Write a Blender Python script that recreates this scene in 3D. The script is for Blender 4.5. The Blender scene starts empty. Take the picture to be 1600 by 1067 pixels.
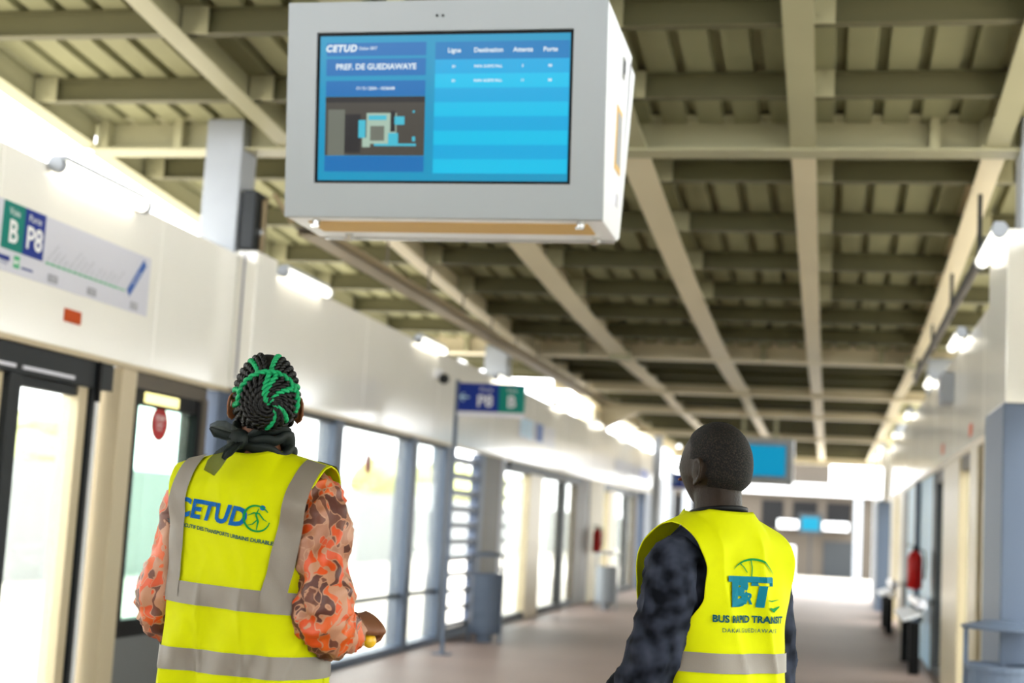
import bpy, math, random
from mathutils import Vector, Matrix, noise
random.seed(7)
sc = bpy.context.scene
COL = sc.collection
R = math.radians
def lin(r, g, b, a=1.0):
    f = lambda c: (c/255/12.92) if c/255 <= .04045 else ((c/255+.055)/1.055)**2.4
    return (f(r), f(g), f(b), a)

# ------------------------------------------------------------------ camera, sky, sun, exposure
cam_d = bpy.data.cameras.new('camera'); cam = bpy.data.objects.new('camera', cam_d); COL.objects.link(cam)
cam_d.sensor_width = 36; cam_d.lens = 2312*36/1600
cam_d.clip_start = .05; cam_d.clip_end = 500
def camera_axes(p, y, r):
    fw = Vector((math.sin(y)*math.cos(p), math.cos(y)*math.cos(p), math.sin(p)))
    rt = Vector((math.cos(y), -math.sin(y), 0)); up = rt.cross(fw)
    return math.cos(r)*rt+math.sin(r)*up, -math.sin(r)*rt+math.cos(r)*up, fw
rt, up, fw = camera_axes(R(6.85), R(-12.375), R(3.188))
cam.matrix_world = Matrix(((rt.x, up.x, -fw.x, 0), (rt.y, up.y, -fw.y, 0), (rt.z, up.z, -fw.z, 1.42), (0, 0, 0, 1)))
cam_d.dof.use_dof = True; cam_d.dof.focus_distance = 3.75; cam_d.dof.aperture_fstop = 2.5
sc.camera = cam

w = bpy.data.worlds.new('sky'); sc.world = w; w.use_nodes = True
nt = w.node_tree; bg = nt.nodes['Background']
bg.inputs[0].default_value = (.96, .985, 1.0, 1); bg.inputs[1].default_value = 2.55
sun_d = bpy.data.lights.new('sun', 'SUN'); sun = bpy.data.objects.new('sun', sun_d); COL.objects.link(sun)
sun_d.energy = 2.6; sun_d.angle = R(1.5); sun_d.color = (1, .95, .86)
sun.rotation_euler = (R(-17), R(-6), 0)      # high sun, a little ahead of the platform
sc.view_settings.view_transform = 'Standard'; sc.view_settings.look = 'None'
sc.view_settings.exposure = 1.98; sc.view_settings.gamma = 1; sc.view_settings.use_curve_mapping = False
sc.cycles.use_denoising = True
sc.cycles.max_bounces = 10; sc.cycles.transparent_max_bounces = 16
sc.cycles.sample_clamp_indirect = 8

# ------------------------------------------------------------------ helpers
class MB:
    def __init__(s): s.v = []; s.f = []
    def box(s, x0, x1, y0, y1, z0, z1):
        n = len(s.v)
        s.v += [(x, y, z) for z in (z0, z1) for y in (y0, y1) for x in (x0, x1)]
        s.f += [tuple(n+i for i in q) for q in ((0,2,3,1),(4,5,7,6),(0,1,5,4),(2,6,7,3),(0,4,6,2),(1,3,7,5))]
        return s
    def hexa(s, pts):                     # 8 points: bottom ring of 4, top ring of 4
        n = len(s.v); s.v += [tuple(p) for p in pts]
        s.f += [tuple(n+i for i in q) for q in ((3,2,1,0),(4,5,6,7),(0,1,5,4),(1,2,6,5),(2,3,7,6),(3,0,4,7))]
        return s
    def loft(s, rings, cap=True):
        n0 = len(s.v); n = len(rings[0])
        for r in rings: s.v += [tuple(p) for p in r]
        for i in range(len(rings)-1):
            a = n0+i*n; b = a+n
            for j in range(n):
                k = (j+1) % n; s.f.append((a+j, a+k, b+k, b+j))
        if cap:
            s.f.append(tuple(n0+j for j in reversed(range(n)))); m = n0+(len(rings)-1)*n
            s.f.append(tuple(m+j for j in range(n)))
        return s
    def tube(s, pts, rad, n=10, cap=True, closed=False, flat=None):
        pts = [Vector(p) for p in pts]; L = len(pts)
        if not hasattr(rad, '__len__'): rad = [rad]*L
        rings = []; nrm = None
        for i, p in enumerate(pts):
            if closed: t = pts[(i+1) % L]-pts[i-1]
            else: t = pts[min(i+1, L-1)]-pts[max(i-1, 0)]
            t.normalize()
            if nrm is None:
                nrm = t.orthogonal().normalized() if flat is None else Vector(flat)
            nrm = (nrm-t*nrm.dot(t)).normalized(); b = t.cross(nrm)
            ra = rad[i] if not hasattr(rad[i], '__len__') else rad[i]
            r1, r2 = (ra, ra) if not hasattr(ra, '__len__') else ra
            rings.append([p+nrm*(math.cos(2*math.pi*k/n)*r1)+b*(math.sin(2*math.pi*k/n)*r2) for k in range(n)])
        if closed: rings.append(rings[0])
        return s.loft(rings, cap and not closed)
    def limb(s, pts, rad, n=14, sub=6):   # smooth tapered limb with round ends
        P = [Vector(p) for p in pts]; Q = []; q = []
        for i in range(len(P)-1):
            p0 = P[max(i-1, 0)]; p1 = P[i]; p2 = P[i+1]; p3 = P[min(i+2, len(P)-1)]
            for k in range(sub):
                t = k/sub
                Q.append(.5*((2*p1)+(p2-p0)*t+(2*p0-5*p1+4*p2-p3)*t*t+(3*p1-p0-3*p2+p3)*t**3)); q.append(rad[i]*(1-t)+rad[i+1]*t)
        Q.append(P[-1]); q.append(rad[-1])
        d0 = (Q[0]-Q[1]).normalized(); d1 = (Q[-1]-Q[-2]).normalized()
        for h in (.5, .8, .97): Q.insert(0, P[0]+d0*q[3 if h > .5 and 0 else 0]*0+d0*rad[0]*h); q.insert(0, rad[0]*math.sqrt(1-h*h))
        for h in (.5, .8, .97): Q.append(P[-1]+d1*rad[-1]*h); q.append(rad[-1]*math.sqrt(1-h*h))
        return s.tube(Q, q, n)
    def ball(s, c, r, n=16, m=10, rot=None):
        c = Vector(c); r = Vector(r) if hasattr(r, '__len__') else Vector((r, r, r)); rings = []
        for i in range(m+1):
            th = math.pi*(i+.02)/(m+.04)
            ring = []
            for k in range(n):
                a = 2*math.pi*k/n
                d = Vector((math.sin(th)*math.cos(a)*r.x, math.sin(th)*math.sin(a)*r.y, -math.cos(th)*r.z))
                if rot: d = rot @ d
                ring.append(c+d)
            rings.append(ring)
        return s.loft(rings)
    def cyl(s, x, y, z0, z1, r0, r1=None, n=20):
        r1 = r0 if r1 is None else r1
        return s.loft([[(x+r*math.cos(2*math.pi*k/n), y+r*math.sin(2*math.pi*k/n), z) for k in range(n)] for z, r in ((z0, r0), (z1, r1))])
    def grid(s, rows):
        n0 = len(s.v); n = len(rows[0])
        for r in rows: s.v += [tuple(p) for p in r]
        for i in range(len(rows)-1):
            for j in range(n-1):
                a = n0+i*n+j; s.f.append((a, a+1, a+n+1, a+n))
        return s
    def mesh(s, name):
        m = bpy.data.meshes.new(name); m.from_pydata(s.v, [], s.f); m.update(); return m
    def build(s, name, material, parent=None, smooth=False, **kw):
        m = s.mesh(name); m.materials.append(material)
        if smooth: m.polygons.foreach_set('use_smooth', [True]*len(m.polygons))
        return place(name, m, parent, **kw)
def place(name, me, parent=None, loc=None, label=None, cat=None, group=None, kind=None):
    o = bpy.data.objects.new(name, me); COL.objects.link(o)
    if parent: o.parent = parent
    if loc: o.location = loc
    tag(o, label, cat, group, kind); return o
def tag(o, label=None, cat=None, group=None, kind=None):
    if label: o['label'] = label
    if cat: o['category'] = cat
    if group: o['group'] = group
    if kind: o['kind'] = kind
    return o
def thing(name, label, cat, loc=(0, 0, 0), rz=0, group=None):
    o = bpy.data.objects.new(name, None); COL.objects.link(o)
    o.location = loc; o.rotation_euler = (0, 0, rz); o.empty_display_size = .1
    return tag(o, label, cat, group)
def struct(name, loc=(0, 0, 0)):
    o = bpy.data.objects.new(name, None); COL.objects.link(o); o.location = loc; o['kind'] = 'structure'; return o
def bevel(o, wd=.004, seg=2):
    b = o.modifiers.new('bevel', 'BEVEL'); b.width = wd; b.segments = seg; b.limit_method = 'ANGLE'; b.angle_limit = R(40); return o
def dup(root, loc=None, rz=None, label=None, group=None):
    def cp(o, par):
        c = o.copy(); COL.objects.link(c)
        if par: c.parent = par
        for ch in [q for q in o.children]: cp(ch, c)
        return c
    r = cp(root, None)
    if loc: r.location = loc
    if rz is not None: r.rotation_euler = (0, 0, rz)
    if label: r['label'] = label
    if group: r['group'] = group
    return r
def smoothstep(a, b, x):
    t = min(1, max(0, (x-a)/(b-a))); return t*t*(3-2*t)
def interp(tab, x):
    if x <= tab[0][0]: return tab[0][1]
    for (x0, y0), (x1, y1) in zip(tab, tab[1:]):
        if x <= x1:
            t = (x-x0)/(x1-x0); t = t*t*(3-2*t)*.5+t*.5; return y0+(y1-y0)*t
    return tab[-1][1]

# ------------------------------------------------------------------ materials
def mat(name, col, rough=.5, metal=0., spec=.5, vary=0., vscale=6., bump=0., bscale=60., emit=0., coat=0., sheen=0.):
    m = bpy.data.materials.new(name); m.use_nodes = True; t = m.node_tree; b = t.nodes['Principled BSDF']
    b.inputs['Base Color'].default_value = col; b.inputs['Roughness'].default_value = rough
    b.inputs['Metallic'].default_value = metal; b.inputs['Specular IOR Level'].default_value = spec
    b.inputs['Coat Weight'].default_value = coat; b.inputs['Coat Roughness'].default_value = .12
    if sheen: b.inputs['Sheen Weight'].default_value = sheen
    if emit: b.inputs['Emission Color'].default_value = col; b.inputs['Emission Strength'].default_value = emit
    if vary or bump:
        tc = t.nodes.new('ShaderNodeTexCoord')
    if vary:
        n = t.nodes.new('ShaderNodeTexNoise'); n.inputs['Scale'].default_value = vscale; n.inputs['Detail'].default_value = 5
        t.links.new(tc.outputs['Object'], n.inputs['Vector'])
        r = t.nodes.new('ShaderNodeValToRGB'); r.color_ramp.elements[0].position = .3; r.color_ramp.elements[1].position = .7
        r.color_ramp.elements[0].color = tuple(c*(1-vary) for c in col[:3])+(1,); r.color_ramp.elements[1].color = tuple(min(1, c*(1+vary)) for c in col[:3])+(1,)
        t.links.new(n.outputs['Fac'], r.inputs[0]); t.links.new(r.outputs[0], b.inputs['Base Color'])
    if bump:
        n = t.nodes.new('ShaderNodeTexNoise'); n.inputs['Scale'].default_value = bscale; n.inputs['Detail'].default_value = 3
        t.links.new(tc.outputs['Object'], n.inputs['Vector'])
        k = t.nodes.new('ShaderNodeBump'); k.inputs['Strength'].default_value = bump; k.inputs['Distance'].default_value = .01
        t.links.new(n.outputs['Fac'], k.inputs['Height']); t.links.new(k.outputs[0], b.inputs['Normal'])
    return m
def glass(name, tint, haze=.1, refl=1.0):
    m = bpy.data.materials.new(name); m.use_nodes = True; t = m.node_tree; t.nodes.remove(t.nodes['Principled BSDF']); out = t.nodes['Material Output']
    tr = t.nodes.new('ShaderNodeBsdfTransparent'); tr.inputs[0].default_value = tint
    gl = t.nodes.new('ShaderNodeBsdfGlossy'); gl.inputs['Roughness'].default_value = .03
    df = t.nodes.new('ShaderNodeBsdfDiffuse'); df.inputs[0].default_value = (.8, .8, .76, 1)
    lw = t.nodes.new('ShaderNodeLayerWeight'); pw = t.nodes.new('ShaderNodeMath'); pw.operation = 'POWER'; pw.inputs[1].default_value = 5
    fr = t.nodes.new('ShaderNodeMath'); fr.operation = 'MULTIPLY_ADD'; fr.inputs[1].default_value = .6; fr.inputs[2].default_value = .03
    t.links.new(lw.outputs['Facing'], pw.inputs[0]); t.links.new(pw.outputs[0], fr.inputs[0])
    mx = t.nodes.new('ShaderNodeMixShader'); mx.inputs[0].default_value = haze
    m2 = t.nodes.new('ShaderNodeMixShader')
    t.links.new(tr.outputs[0], mx.inputs[1]); t.links.new(df.outputs[0], mx.inputs[2])
    t.links.new(fr.outputs[0], m2.inputs[0]); t.links.new(mx.outputs[0], m2.inputs[1]); t.links.new(gl.outputs[0], m2.inputs[2])
    t.links.new(m2.outputs[0], out.inputs[0]); return m

M = {}
M['floor'] = mat('brown paving', lin(137, 117, 109), .5, spec=.3, vary=.12, vscale=.6, bump=.12, bscale=40)
M['ground'] = mat('pale concrete ground', lin(168, 162, 152), .8, vary=.08, vscale=.4)
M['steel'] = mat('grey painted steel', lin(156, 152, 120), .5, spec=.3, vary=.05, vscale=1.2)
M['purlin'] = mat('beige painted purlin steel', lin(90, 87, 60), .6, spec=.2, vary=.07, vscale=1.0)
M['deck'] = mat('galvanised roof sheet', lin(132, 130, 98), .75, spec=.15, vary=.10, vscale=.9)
M['fascia'] = mat('glossy off white panel', lin(246, 243, 234), .18, vary=.02, vscale=1.1, coat=.3)
M['bluegrey'] = mat('blue grey powder coat', lin(92, 103, 122), .45, spec=.3)
M['column'] = mat('light grey column paint', lin(148, 153, 160), .45, vary=.03)
M['dark'] = mat('dark grey aluminium', lin(30, 34, 37), .45, spec=.25)
M['beige'] = mat('champagne aluminium', lin(196, 180, 148), .35, metal=.2)
M['brown'] = mat('brown steel post', lin(84, 74, 60), .5)
M['kick'] = mat('grey kick panel', lin(96, 98, 98), .4)
M['white'] = mat('white powder coat', lin(226, 228, 232), .35)
M['cabinet'] = mat('cool grey coat with front shade', lin(140, 145, 148), .45)  # greyer than the housing: weaker light on the display front put into the colour
M['black'] = mat('black plastic', lin(4, 4, 5), .5, spec=.15)
M['chrome'] = mat('brushed steel', lin(190, 190, 188), .25, metal=1)
M['ochre'] = mat('ochre adhesive film', lin(200, 164, 100), .6)
M['orange'] = mat('orange sticker', lin(190, 72, 2), .5, spec=.2)
M['red'] = mat('red paint', lin(176, 14, 12), .4, spec=.25)
M['teal'] = mat('teal sign film', lin(0, 124, 112), .4, spec=.2)
M['navy'] = mat('indigo sign film', lin(18, 46, 136), .4, spec=.2)
M['mapgrey'] = mat('pale lilac sign film', lin(214, 214, 224), .25)
M['whiteink'] = mat('white print', lin(240, 240, 240), .5)
M['greyink'] = mat('grey print', lin(150, 150, 160), .5)
M['greenink'] = mat('green print', lin(40, 170, 110), .5)
M['blueink'] = mat('blue print', lin(40, 90, 170), .5)
M['lightblue'] = mat('light blue sign film', lin(180, 214, 236), .4)
M['lamp'] = mat('lit tube diffuser', (1, .97, .86, 1), .5, emit=.85)
M['lamp'].node_tree.nodes['Principled BSDF'].inputs['Emission Color'].default_value = (1, .95, .8, 1)
M['tray'] = mat('galvanised brown cable tray', lin(138, 120, 88), .5, metal=.2)
M['glass'] = glass('clear dusty glass', (.93, .95, .93, 1), .16)
M['glassgreen'] = glass('green tinted glass', (.72, .88, .80, 1), .14)
M['foliage'] = mat('sunlit foliage', lin(150, 154, 92), .7, vary=.3, vscale=1.5)
M['bark'] = mat('bark', lin(120, 104, 84), .9)
M['render'] = mat('pale rendered wall', lin(126, 130, 130), .8, vary=.06, vscale=.5)
M['darkwall'] = mat('taupe rendered wall', lin(62, 55, 46), .85, vary=.1, vscale=.5)
M['strip'] = mat('pale yellow emissive strip', lin(240, 228, 150), .5, emit=.5)  # pale yellow strips with an emission of their own
M['steel_skylit'] = mat('painted steel with skylight tone', lin(206, 194, 162), .5, vary=.04, vscale=1.0)  # lighter copy of the steel, skylight on the far members put into the colour
# ------------------------------------------------------------------ setting: floor and ground
XL, XR = -4.29, 1.15
floor = struct('floor')
MB().box(XL-.3, XR+.3, -22, 37.5, -.12, 0).build('paving_slab', M['floor'], floor)
MB().box(XL-.36, XL-.3, -22, 37.5, -.25, .0).build('kerb', M['kick'], floor)
MB().box(XR+.3, XR+.36, -22, 37.5, -.25, .0).build('kerb', M['kick'], floor)
g = MB().box(-120, 120, -40, 160, -.45, -.25).build('ground', M['ground']); g['kind'] = 'structure'

# ------------------------------------------------------------------ roof
def zr(Y):                                     # underside of the longitudinal beams
    if Y < 6: return 4.3996+.05*(6-max(Y, -4))
    if Y <= 24.4: return 4.05-.074*(Y-10)+.00335*(Y-10)**2
    return 3.62-.006*(Y-24.4)
roof = struct('ceiling')
def ibeam(prof_w, depth, tf=.014, tw=.012):
    w = prof_w/2; d = depth
    return [(-w, 0), (w, 0), (w, tf), (tw, tf), (tw, d-tf), (w, d-tf), (w, d), (-w, d), (-w, d-tf), (-tw, d-tf), (-tw, tf), (-w, tf)]
def ysweep(prof, ys, x, zf):
    return MB().loft([[(x+px, y, zf(y)+pz) for px, pz in prof] for y in ys])
frange = lambda a, b, s: [a+(b-a)*i/max(1, round((b-a)/s)) for i in range(max(1, round((b-a)/s))+1)]
BX = [-5.57, -3.96, -2.76, -1.43, -.245, 1.02, 2.45]
for i, x in enumerate(BX):
    wd = {2: .25, 3: .22, 4: .17}.get(i, .15)
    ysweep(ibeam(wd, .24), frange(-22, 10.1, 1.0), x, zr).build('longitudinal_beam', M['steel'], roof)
    ysweep(ibeam(wd, .24), frange(10.2, 19.5, 1.0), x, zr).build('longitudinal_beam', M['steel_skylit' if i else 'steel'], roof)
    if i: ysweep(ibeam(.24 if i in (2, 3) else wd, .26), frange(19.6, 24.3, .6), x, zr).build('longitudinal_beam', M['steel_skylit'], roof)
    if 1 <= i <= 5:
        ysweep(ibeam(.17, .22), frange(24.4, 42, 2), x+(.0 if i > 1 else -.35), zr).build('longitudinal_beam', M['steel_skylit'], roof)
# purlins, one length per bay between two beams, with bolted end cleats
PY = [-20, -17, -14, -11, -8.2, -6.2, -4.2, -2.4, -.9, .5, 1.9, 3.3, 4.7, 6.75, 8.12, 9.22, 10.97, 12.40, 13.80, 15.15, 16.5, 17.9, 20.7, 22.1, 23.4]
pur_me = {}; cleat_me = {}
for i in range(len(BX)-1):
    L = BX[i+1]-BX[i]-.03
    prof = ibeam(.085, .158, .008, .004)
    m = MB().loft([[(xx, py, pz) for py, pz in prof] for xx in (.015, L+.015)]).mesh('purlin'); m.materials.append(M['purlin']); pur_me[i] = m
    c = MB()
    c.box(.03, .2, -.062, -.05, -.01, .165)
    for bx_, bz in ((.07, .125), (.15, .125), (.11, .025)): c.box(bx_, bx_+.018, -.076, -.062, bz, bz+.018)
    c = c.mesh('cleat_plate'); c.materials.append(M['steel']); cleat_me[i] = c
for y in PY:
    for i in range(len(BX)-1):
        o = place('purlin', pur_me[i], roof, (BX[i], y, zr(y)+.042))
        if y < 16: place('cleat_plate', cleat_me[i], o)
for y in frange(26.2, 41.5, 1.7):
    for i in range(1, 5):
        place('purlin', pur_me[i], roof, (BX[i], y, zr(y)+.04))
# transverse girders with web stiffeners
def girder(y, x0, x1, z, d=.25, wd=.24, stiff=()):
    prof = ibeam(wd, d, .016, .012)
    o = MB().loft([[(xx, y+py, z+pz) for py, pz in prof] for xx in (x0, x1)]).build('girder', M['steel' if y < 11 else 'steel_skylit'], roof)
    for sx in stiff:
        MB().box(sx-.03, sx+.03, y-wd/2+.005, y-.012, z+.016, z+d-.016).build('stiffener_plate', M['steel'], o)
girder(10.15, BX[0], BX[-1], zr(10.15)-.012, stiff=(-5.45, -4.85, -3.6, -2.2, .62, .95, 2.0))
girder(19.55, BX[0], BX[-1], zr(19.55)-.012, stiff=(-4.9, -3.3, -.9, .6))
girder(24.36, -4.6, BX[-1], zr(24.3)-.05, d=.2)
girder(27.8, -4.4, 1.3, 3.56, d=.14)
girder(33.5, -4.4, 1.3, 3.52, d=.14)
girder(42, -4.4, 1.3, 3.40, d=.3)
for x in (-2.76, 1.02): MB().box(x-.13, x+.13, 19.2, 19.5, zr(19.4)-.05, zr(19.4)+.1).build('splice_box', M['steel'], roof)
# profiled roof sheets, one metre wide, ribs running along the platform
def sheet(x0, x1, ys, off):
    prof = []; x = x0
    while x < x1-.01:
        prof += [(x, 0), (x+.17, 0), (x+.18, .055), (x+.24, .055)]; x += .25
    prof.append((x1, 0))
    b = MB(); b.grid([[(px, y, zr(y)+off+pz) for px, pz in prof] for y in ys])
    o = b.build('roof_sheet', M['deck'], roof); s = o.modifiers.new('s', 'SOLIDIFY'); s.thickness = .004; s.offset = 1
x = -5.72
while x < 2.5:
    sheet(x, x+1.0, frange(-22, 24.3, 1.2), .205)
    x += 1.0
x = -4.4
while x < 1.3:
    sheet(x, x+1.0, frange(24.3, 42, 3), .22); x += 1.0
# columns carrying the roof
def column(x0, x1, y0, y1, z1, z0=0, m='column'):
    o = MB().box(x0, x1, y0, y1, z0, z1).build('column', M[m], roof); bevel(o, .01)
column(-4.60, -4.31, 10.0, 10.29, zr(10)+.2); column(1.17, 1.47, 10.0, 10.29, zr(10)+.2)
column(-4.62, -4.31, 19.4, 19.7, zr(19.5)+.1); column(1.17, 1.47, 19.4, 19.7, zr(19.5)+.1)
column(-4.62, -4.3, 27.0, 28.8, 3.56, m='steel_skylit'); column(1.17, 1.47, 28, 28.4, 3.56)
column(-4.0, -3.8, 34.0, 34.2, 3.52); column(-4.62, -4.32, 41.8, 42.2, 3.4); column(1.17, 1.47, 41.8, 42.2, 3.4)
# knee plates of the second roof
MB().hexa([(-4.6,27.9,3.2),(-4.35,27.9,3.2),(-4.35,28.3,3.2),(-4.6,28.3,3.2),(-4.6,27.9,3.58),(-3.6,27.9,3.58),(-3.6,28.3,3.58),(-4.6,28.3,3.58)]).build('knee_plate', M['steel_skylit'], roof)

# ------------------------------------------------------------------ left wall
wl = struct('wall_left')
FB, FT = 2.25, 3.24
def fascia(parent, x0, x1, ys, z0=FB, z1=FT):
    for a, b in zip(ys, ys[1:]):
        bevel(MB().box(x0, x1, a+.004, b-.004, z0, z1).build('fascia_panel', M['fascia'], parent), .006)
fascia(wl, XL-.22, XL, [-22, -18, -14, -9, -6, -3, -.5, 1.9, 4.1, 6.86, 8.78, 10.03])
fascia(wl, XL-.22, XL, [10.5, 13.2, 15.9, 18.6, 21.3, 24.0, 26.7, 29.4, 32.1, 34.8, 37.4])
pil = MB().box(XL-.2, XL+.15, 10.04, 10.45, 2.25, 3.27).build('pilaster_cladding', M['fascia'], wl); bevel(pil, .01)
MB().box(XL+.045, XL+.06, 10.032, 10.04, 2.32, 3.25).build('cladding_groove', M['greyink'], wl)
MB().box(XL-.2, XL+.14, 10.06, 10.43, 0, 2.25).build('post', M['bluegrey'], wl)
MB().box(XL-.2, XL+.0, 9.88, 10.06, 0, 2.25).build('post', M['bluegrey'], wl)
MB().box(XL-.05, XL+.012, 1.9, 37.4, FB-.03, FB).build('fascia_drip_edge', M['beige'], wl)
def post(y0, y1, m, z0=0, z1=FB-.03, x0=XL-.14, x1=XL-.01, parent=None):
    return bevel(MB().box(x0, x1, y0, y1, z0, z1).build('post', M[m], parent or wl), .006)
def pane(y0, y1, z0, z1, x=XL-.07, parent=None, m='glass'):
    return MB().box(x-.005, x+.005, y0, y1, z0, z1).build('pane', M[m], parent or wl)
def rail(y0, y1, z0, z1, m, x0=XL-.12, x1=XL-.02, parent=None):
    return MB().box(x0, x1, y0, y1, z0, z1).build('rail', M[m], parent or wl)
bk = MB().box(XL-.3, XR+.3, -22.3, -22, 0, 4.8).build('rear_light_block', M['darkwall']); bk['kind'] = 'structure'  # unseen end wall, added to block light from behind the camera
# platform door at the left edge of the view
d1 = struct('door_1')
MB().box(XL-.16, XL-.02, 3.2, 8.32, 2.06, FB-.03).build('door_header', M['dark'], d1)
MB().box(XL-.02, XL-.008, 4.6, 7.19, 2.085, 2.105).build('header_strip', M['mapgrey'], d1)
MB().box(XL-.02, XL-.008, 7.27, 7.83, 2.085, 2.105).build('header_strip', M['mapgrey'], d1)
MB().box(XL-.015, XL-.0, 8.1, 8.14, 1.98, FB-.03).build('header_end_strip', M['black'], d1)
def leaf(y0, y1, par, m='dark', sw=.07, mg='glass', zb=0, zt=2.06):
    post(y0, y0+sw, m, zb, zt, XL-.13, XL-.06, par); post(y1-sw, y1, m, zb, zt, XL-.13, XL-.06, par)
    rail(y0+sw, y1-sw, zt-.06, zt, m, XL-.13, XL-.06, par); rail(y0+sw, y1-sw, zb, zb+.12, m, XL-.13, XL-.06, par)
    pane(y0+sw, y1-sw, zb+.12, zt-.06, XL-.095, par, mg)
leaf(5.6, 7.16, d1, 'beige', .07)
post(7.18, 7.30, 'dark', 0, 2.08, XL-.12, XL-.03, d1)
leaf(7.30, 8.08, d1, 'dark', .035)
post(7.96, 8.06, 'beige', 0, 2.06, XL-.16, XL-.04, d1)
post(8.08, 8.12, 'dark', 0, 2.06, XL-.1, XL-.02, d1)
post(8.13, 8.36, 'white', 0, 2.1, XL-.22, XL-.12, d1)
post(8.40, 8.60, 'beige', 0, FB-.03, XL-.16, XL-.0)
leaf(3.4, 5.5, d1, 'beige', .07)
# emergency side panel with green glass
w1 = struct('window_1')
rail(8.60, 9.72, 2.12, FB-.03, 'brown', parent=w1); post(8.62, 8.68, 'black', .6, 2.12, parent=w1); post(9.56, 9.64, 'black', .6, 2.12, parent=w1)
post(9.64, 9.74, 'brown', 0, 2.14, parent=w1)
rail(8.68, 9.56, 2.02, 2.12, 'black', parent=w1); rail(8.62, 9.66, .55, .66, 'black', parent=w1)
pane(8.68, 9.56, .66, 2.02, parent=w1, m='glassgreen')
MB().box(XL-.045, XL-.012, 8.76, 9.26, 2.035, 2.10).build('yellow_strip', M['strip'], w1)
MB().box(XL-.05, XL-.035, 6.2, 7.02, 2.0, 2.05).build('yellow_strip', M['strip'], d1)
MB().box(XL-.12, XL-.03, 8.62, 9.66, 0, .55).build('kick_panel', M['kick'], w1)
# glazed windbreak
n = 2
def bay(y0, y1):
    global n
    q = struct('window_%d' % n); n += 1
    rail(y0, y1, FB-.07, FB-.03, 'dark', parent=q); rail(y0, y1, .55, .59, 'dark', XL-.1, XL-.04, q); rail(y0, y1, 0, .07, 'bluegrey', XL-.14, XL+.01, q)
    pane(y0, y1, .59, FB-.07, parent=q); pane(y0, y1, .07, .55, parent=q)
for y in (10.62, 12.62, 15.12): post(y-.11, y+.11, 'bluegrey', x0=XL-.18, x1=XL+.0)
post(16.45, 16.85, 'bluegrey', x0=XL-.18, x1=XL+.0)
bay(-21.9, -15.1); bay(-14.9, -9.1); bay(-8.9, -3.1); post(-9.1, -8.9, 'bluegrey'); post(-15.1, -14.9, 'bluegrey'); bay(-2.9, 3.1); post(-3.1, -2.9, 'bluegrey'); bay(10.73, 12.51); bay(12.73, 15.01); bay(15.23, 16.45)
# louvred bays
def louvre(y0, y1):
    global n
    q = struct('window_%d' % n); n += 1
    for k in range(11):
        z = .1+k*.195
        MB().hexa([(XL-.16,y0,z),(XL-.03,y0,z+.03),(XL-.03,y1,z+.03),(XL-.16,y1,z),(XL-.16,y0,z+.05),(XL-.03,y0,z+.08),(XL-.03,y1,z+.08),(XL-.16,y1,z+.05)]).build('slat', M['bluegrey'], q)
    rail(y0, y1, 0, .1, 'bluegrey', parent=q)
louvre(16.85, 18.2); post(18.2, 18.45, 'bluegrey'); post(18.45, 19.4, 'brown'); louvre(19.4, 20.0)
# second and third platform doors, farther along
def doors(num, y0, pitch):
    q = struct('door_%d' % num)
    rail(y0, y0+6.0*pitch, 2.08, FB-.03, 'dark', parent=q)
    y = y0
    for wd, kind in ((1.35, 'g'), (.95, 'b'), (1.75, 'g'), (.25, 'd'), (1.0, 'g'), (.55, 'r')):
        wd *= pitch
        if kind == 'g': pane(y, y+wd, .1, 2.08, parent=q); rail(y, y+wd, 0, .1, 'dark', parent=q)
        else: post(y, y+wd, {'b': 'beige', 'd': 'dark', 'r': 'brown'}[kind], 0, 2.1, parent=q)
        y += wd
doors(2, 20.0, 1.05)
doors(3, 28.2, 1.0)
post(26.2, 27.1, 'brown'); pane(27.1, 28.2, .1, FB-.03)
post(34.3, 36.2, 'bluegrey', x1=XL+.12); post(36.9, 37.4, 'beige')

# ------------------------------------------------------------------ right wall
wr = struct('wall_right')
fascia(wr, XR, XR+.22, [10.2, 12.0, 14.7, 17.4, 20.1, 22.8, 25.5, 28.2, 31.0])
fascia(wr, XR-.1, XR+.22, [31.0, 34, 37.4])
fascia(wr, XR, XR+.22, [-22, -18, -14, -9, -6, -3, 0, 2.5, 5.0, 7.3, 9.2])
MB().box(XR-.012, XR+.05, 10.2, 37.4, FB-.05, FB+.01).build('fascia_drip_edge', M['beige'], wr)
bevel(MB().box(XR-.15, XR+.25, 9.15, 10.2, 2.27, 3.32).build('pilaster_cladding', M['fascia'], wr), .012)
bevel(MB().box(XR-.16, XR+.25, 9.17, 10.22, 0, 2.27).build('post', M['bluegrey'], wr), .012)
def rpost(y0, y1, m, x0=XR, x1=XR+.14, z1=FB-.05): return bevel(MB().box(x0, x1, y0, y1, 0, z1).build('post', M[m], wr), .006)
def rpane(y0, y1, z0=.1, z1=FB-.05): return MB().box(XR+.06, XR+.07, y0, y1, z0, z1).build('pane', M['glass'], wr)
def rrail(y0, y1, z0, z1, m='beige'): return MB().box(XR+.01, XR+.12, y0, y1, z0, z1).build('rail', M[m], wr)
rpost(11.4, 11.95, 'beige'); rpost(11.95, 12.2, 'dark', x0=XR+.03); rpost(12.2, 12.85, 'beige', x0=XR-.02); rpost(10.25, 11.4, 'white')
rpane(12.85, 14.0); rrail(12.85, 14.0, 0, .1, 'dark'); rrail(12.85, 14.0, 2.08, 2.2, 'brown')
rpost(14.0, 15.9, 'beige', x0=XR-.01); rpane(15.9, 17.1); rrail(15.9, 17.1, 0, .1, 'dark'); rrail(15.9, 17.1, 2.08, 2.2, 'brown')
rpost(17.1, 17.6, 'dark'); rpost(17.6, 22.9, 'lightblue'); rpost(19.9, 20.15, 'bluegrey', x0=XR-.06); rpost(22.9, 24.4, 'dark')
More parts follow.
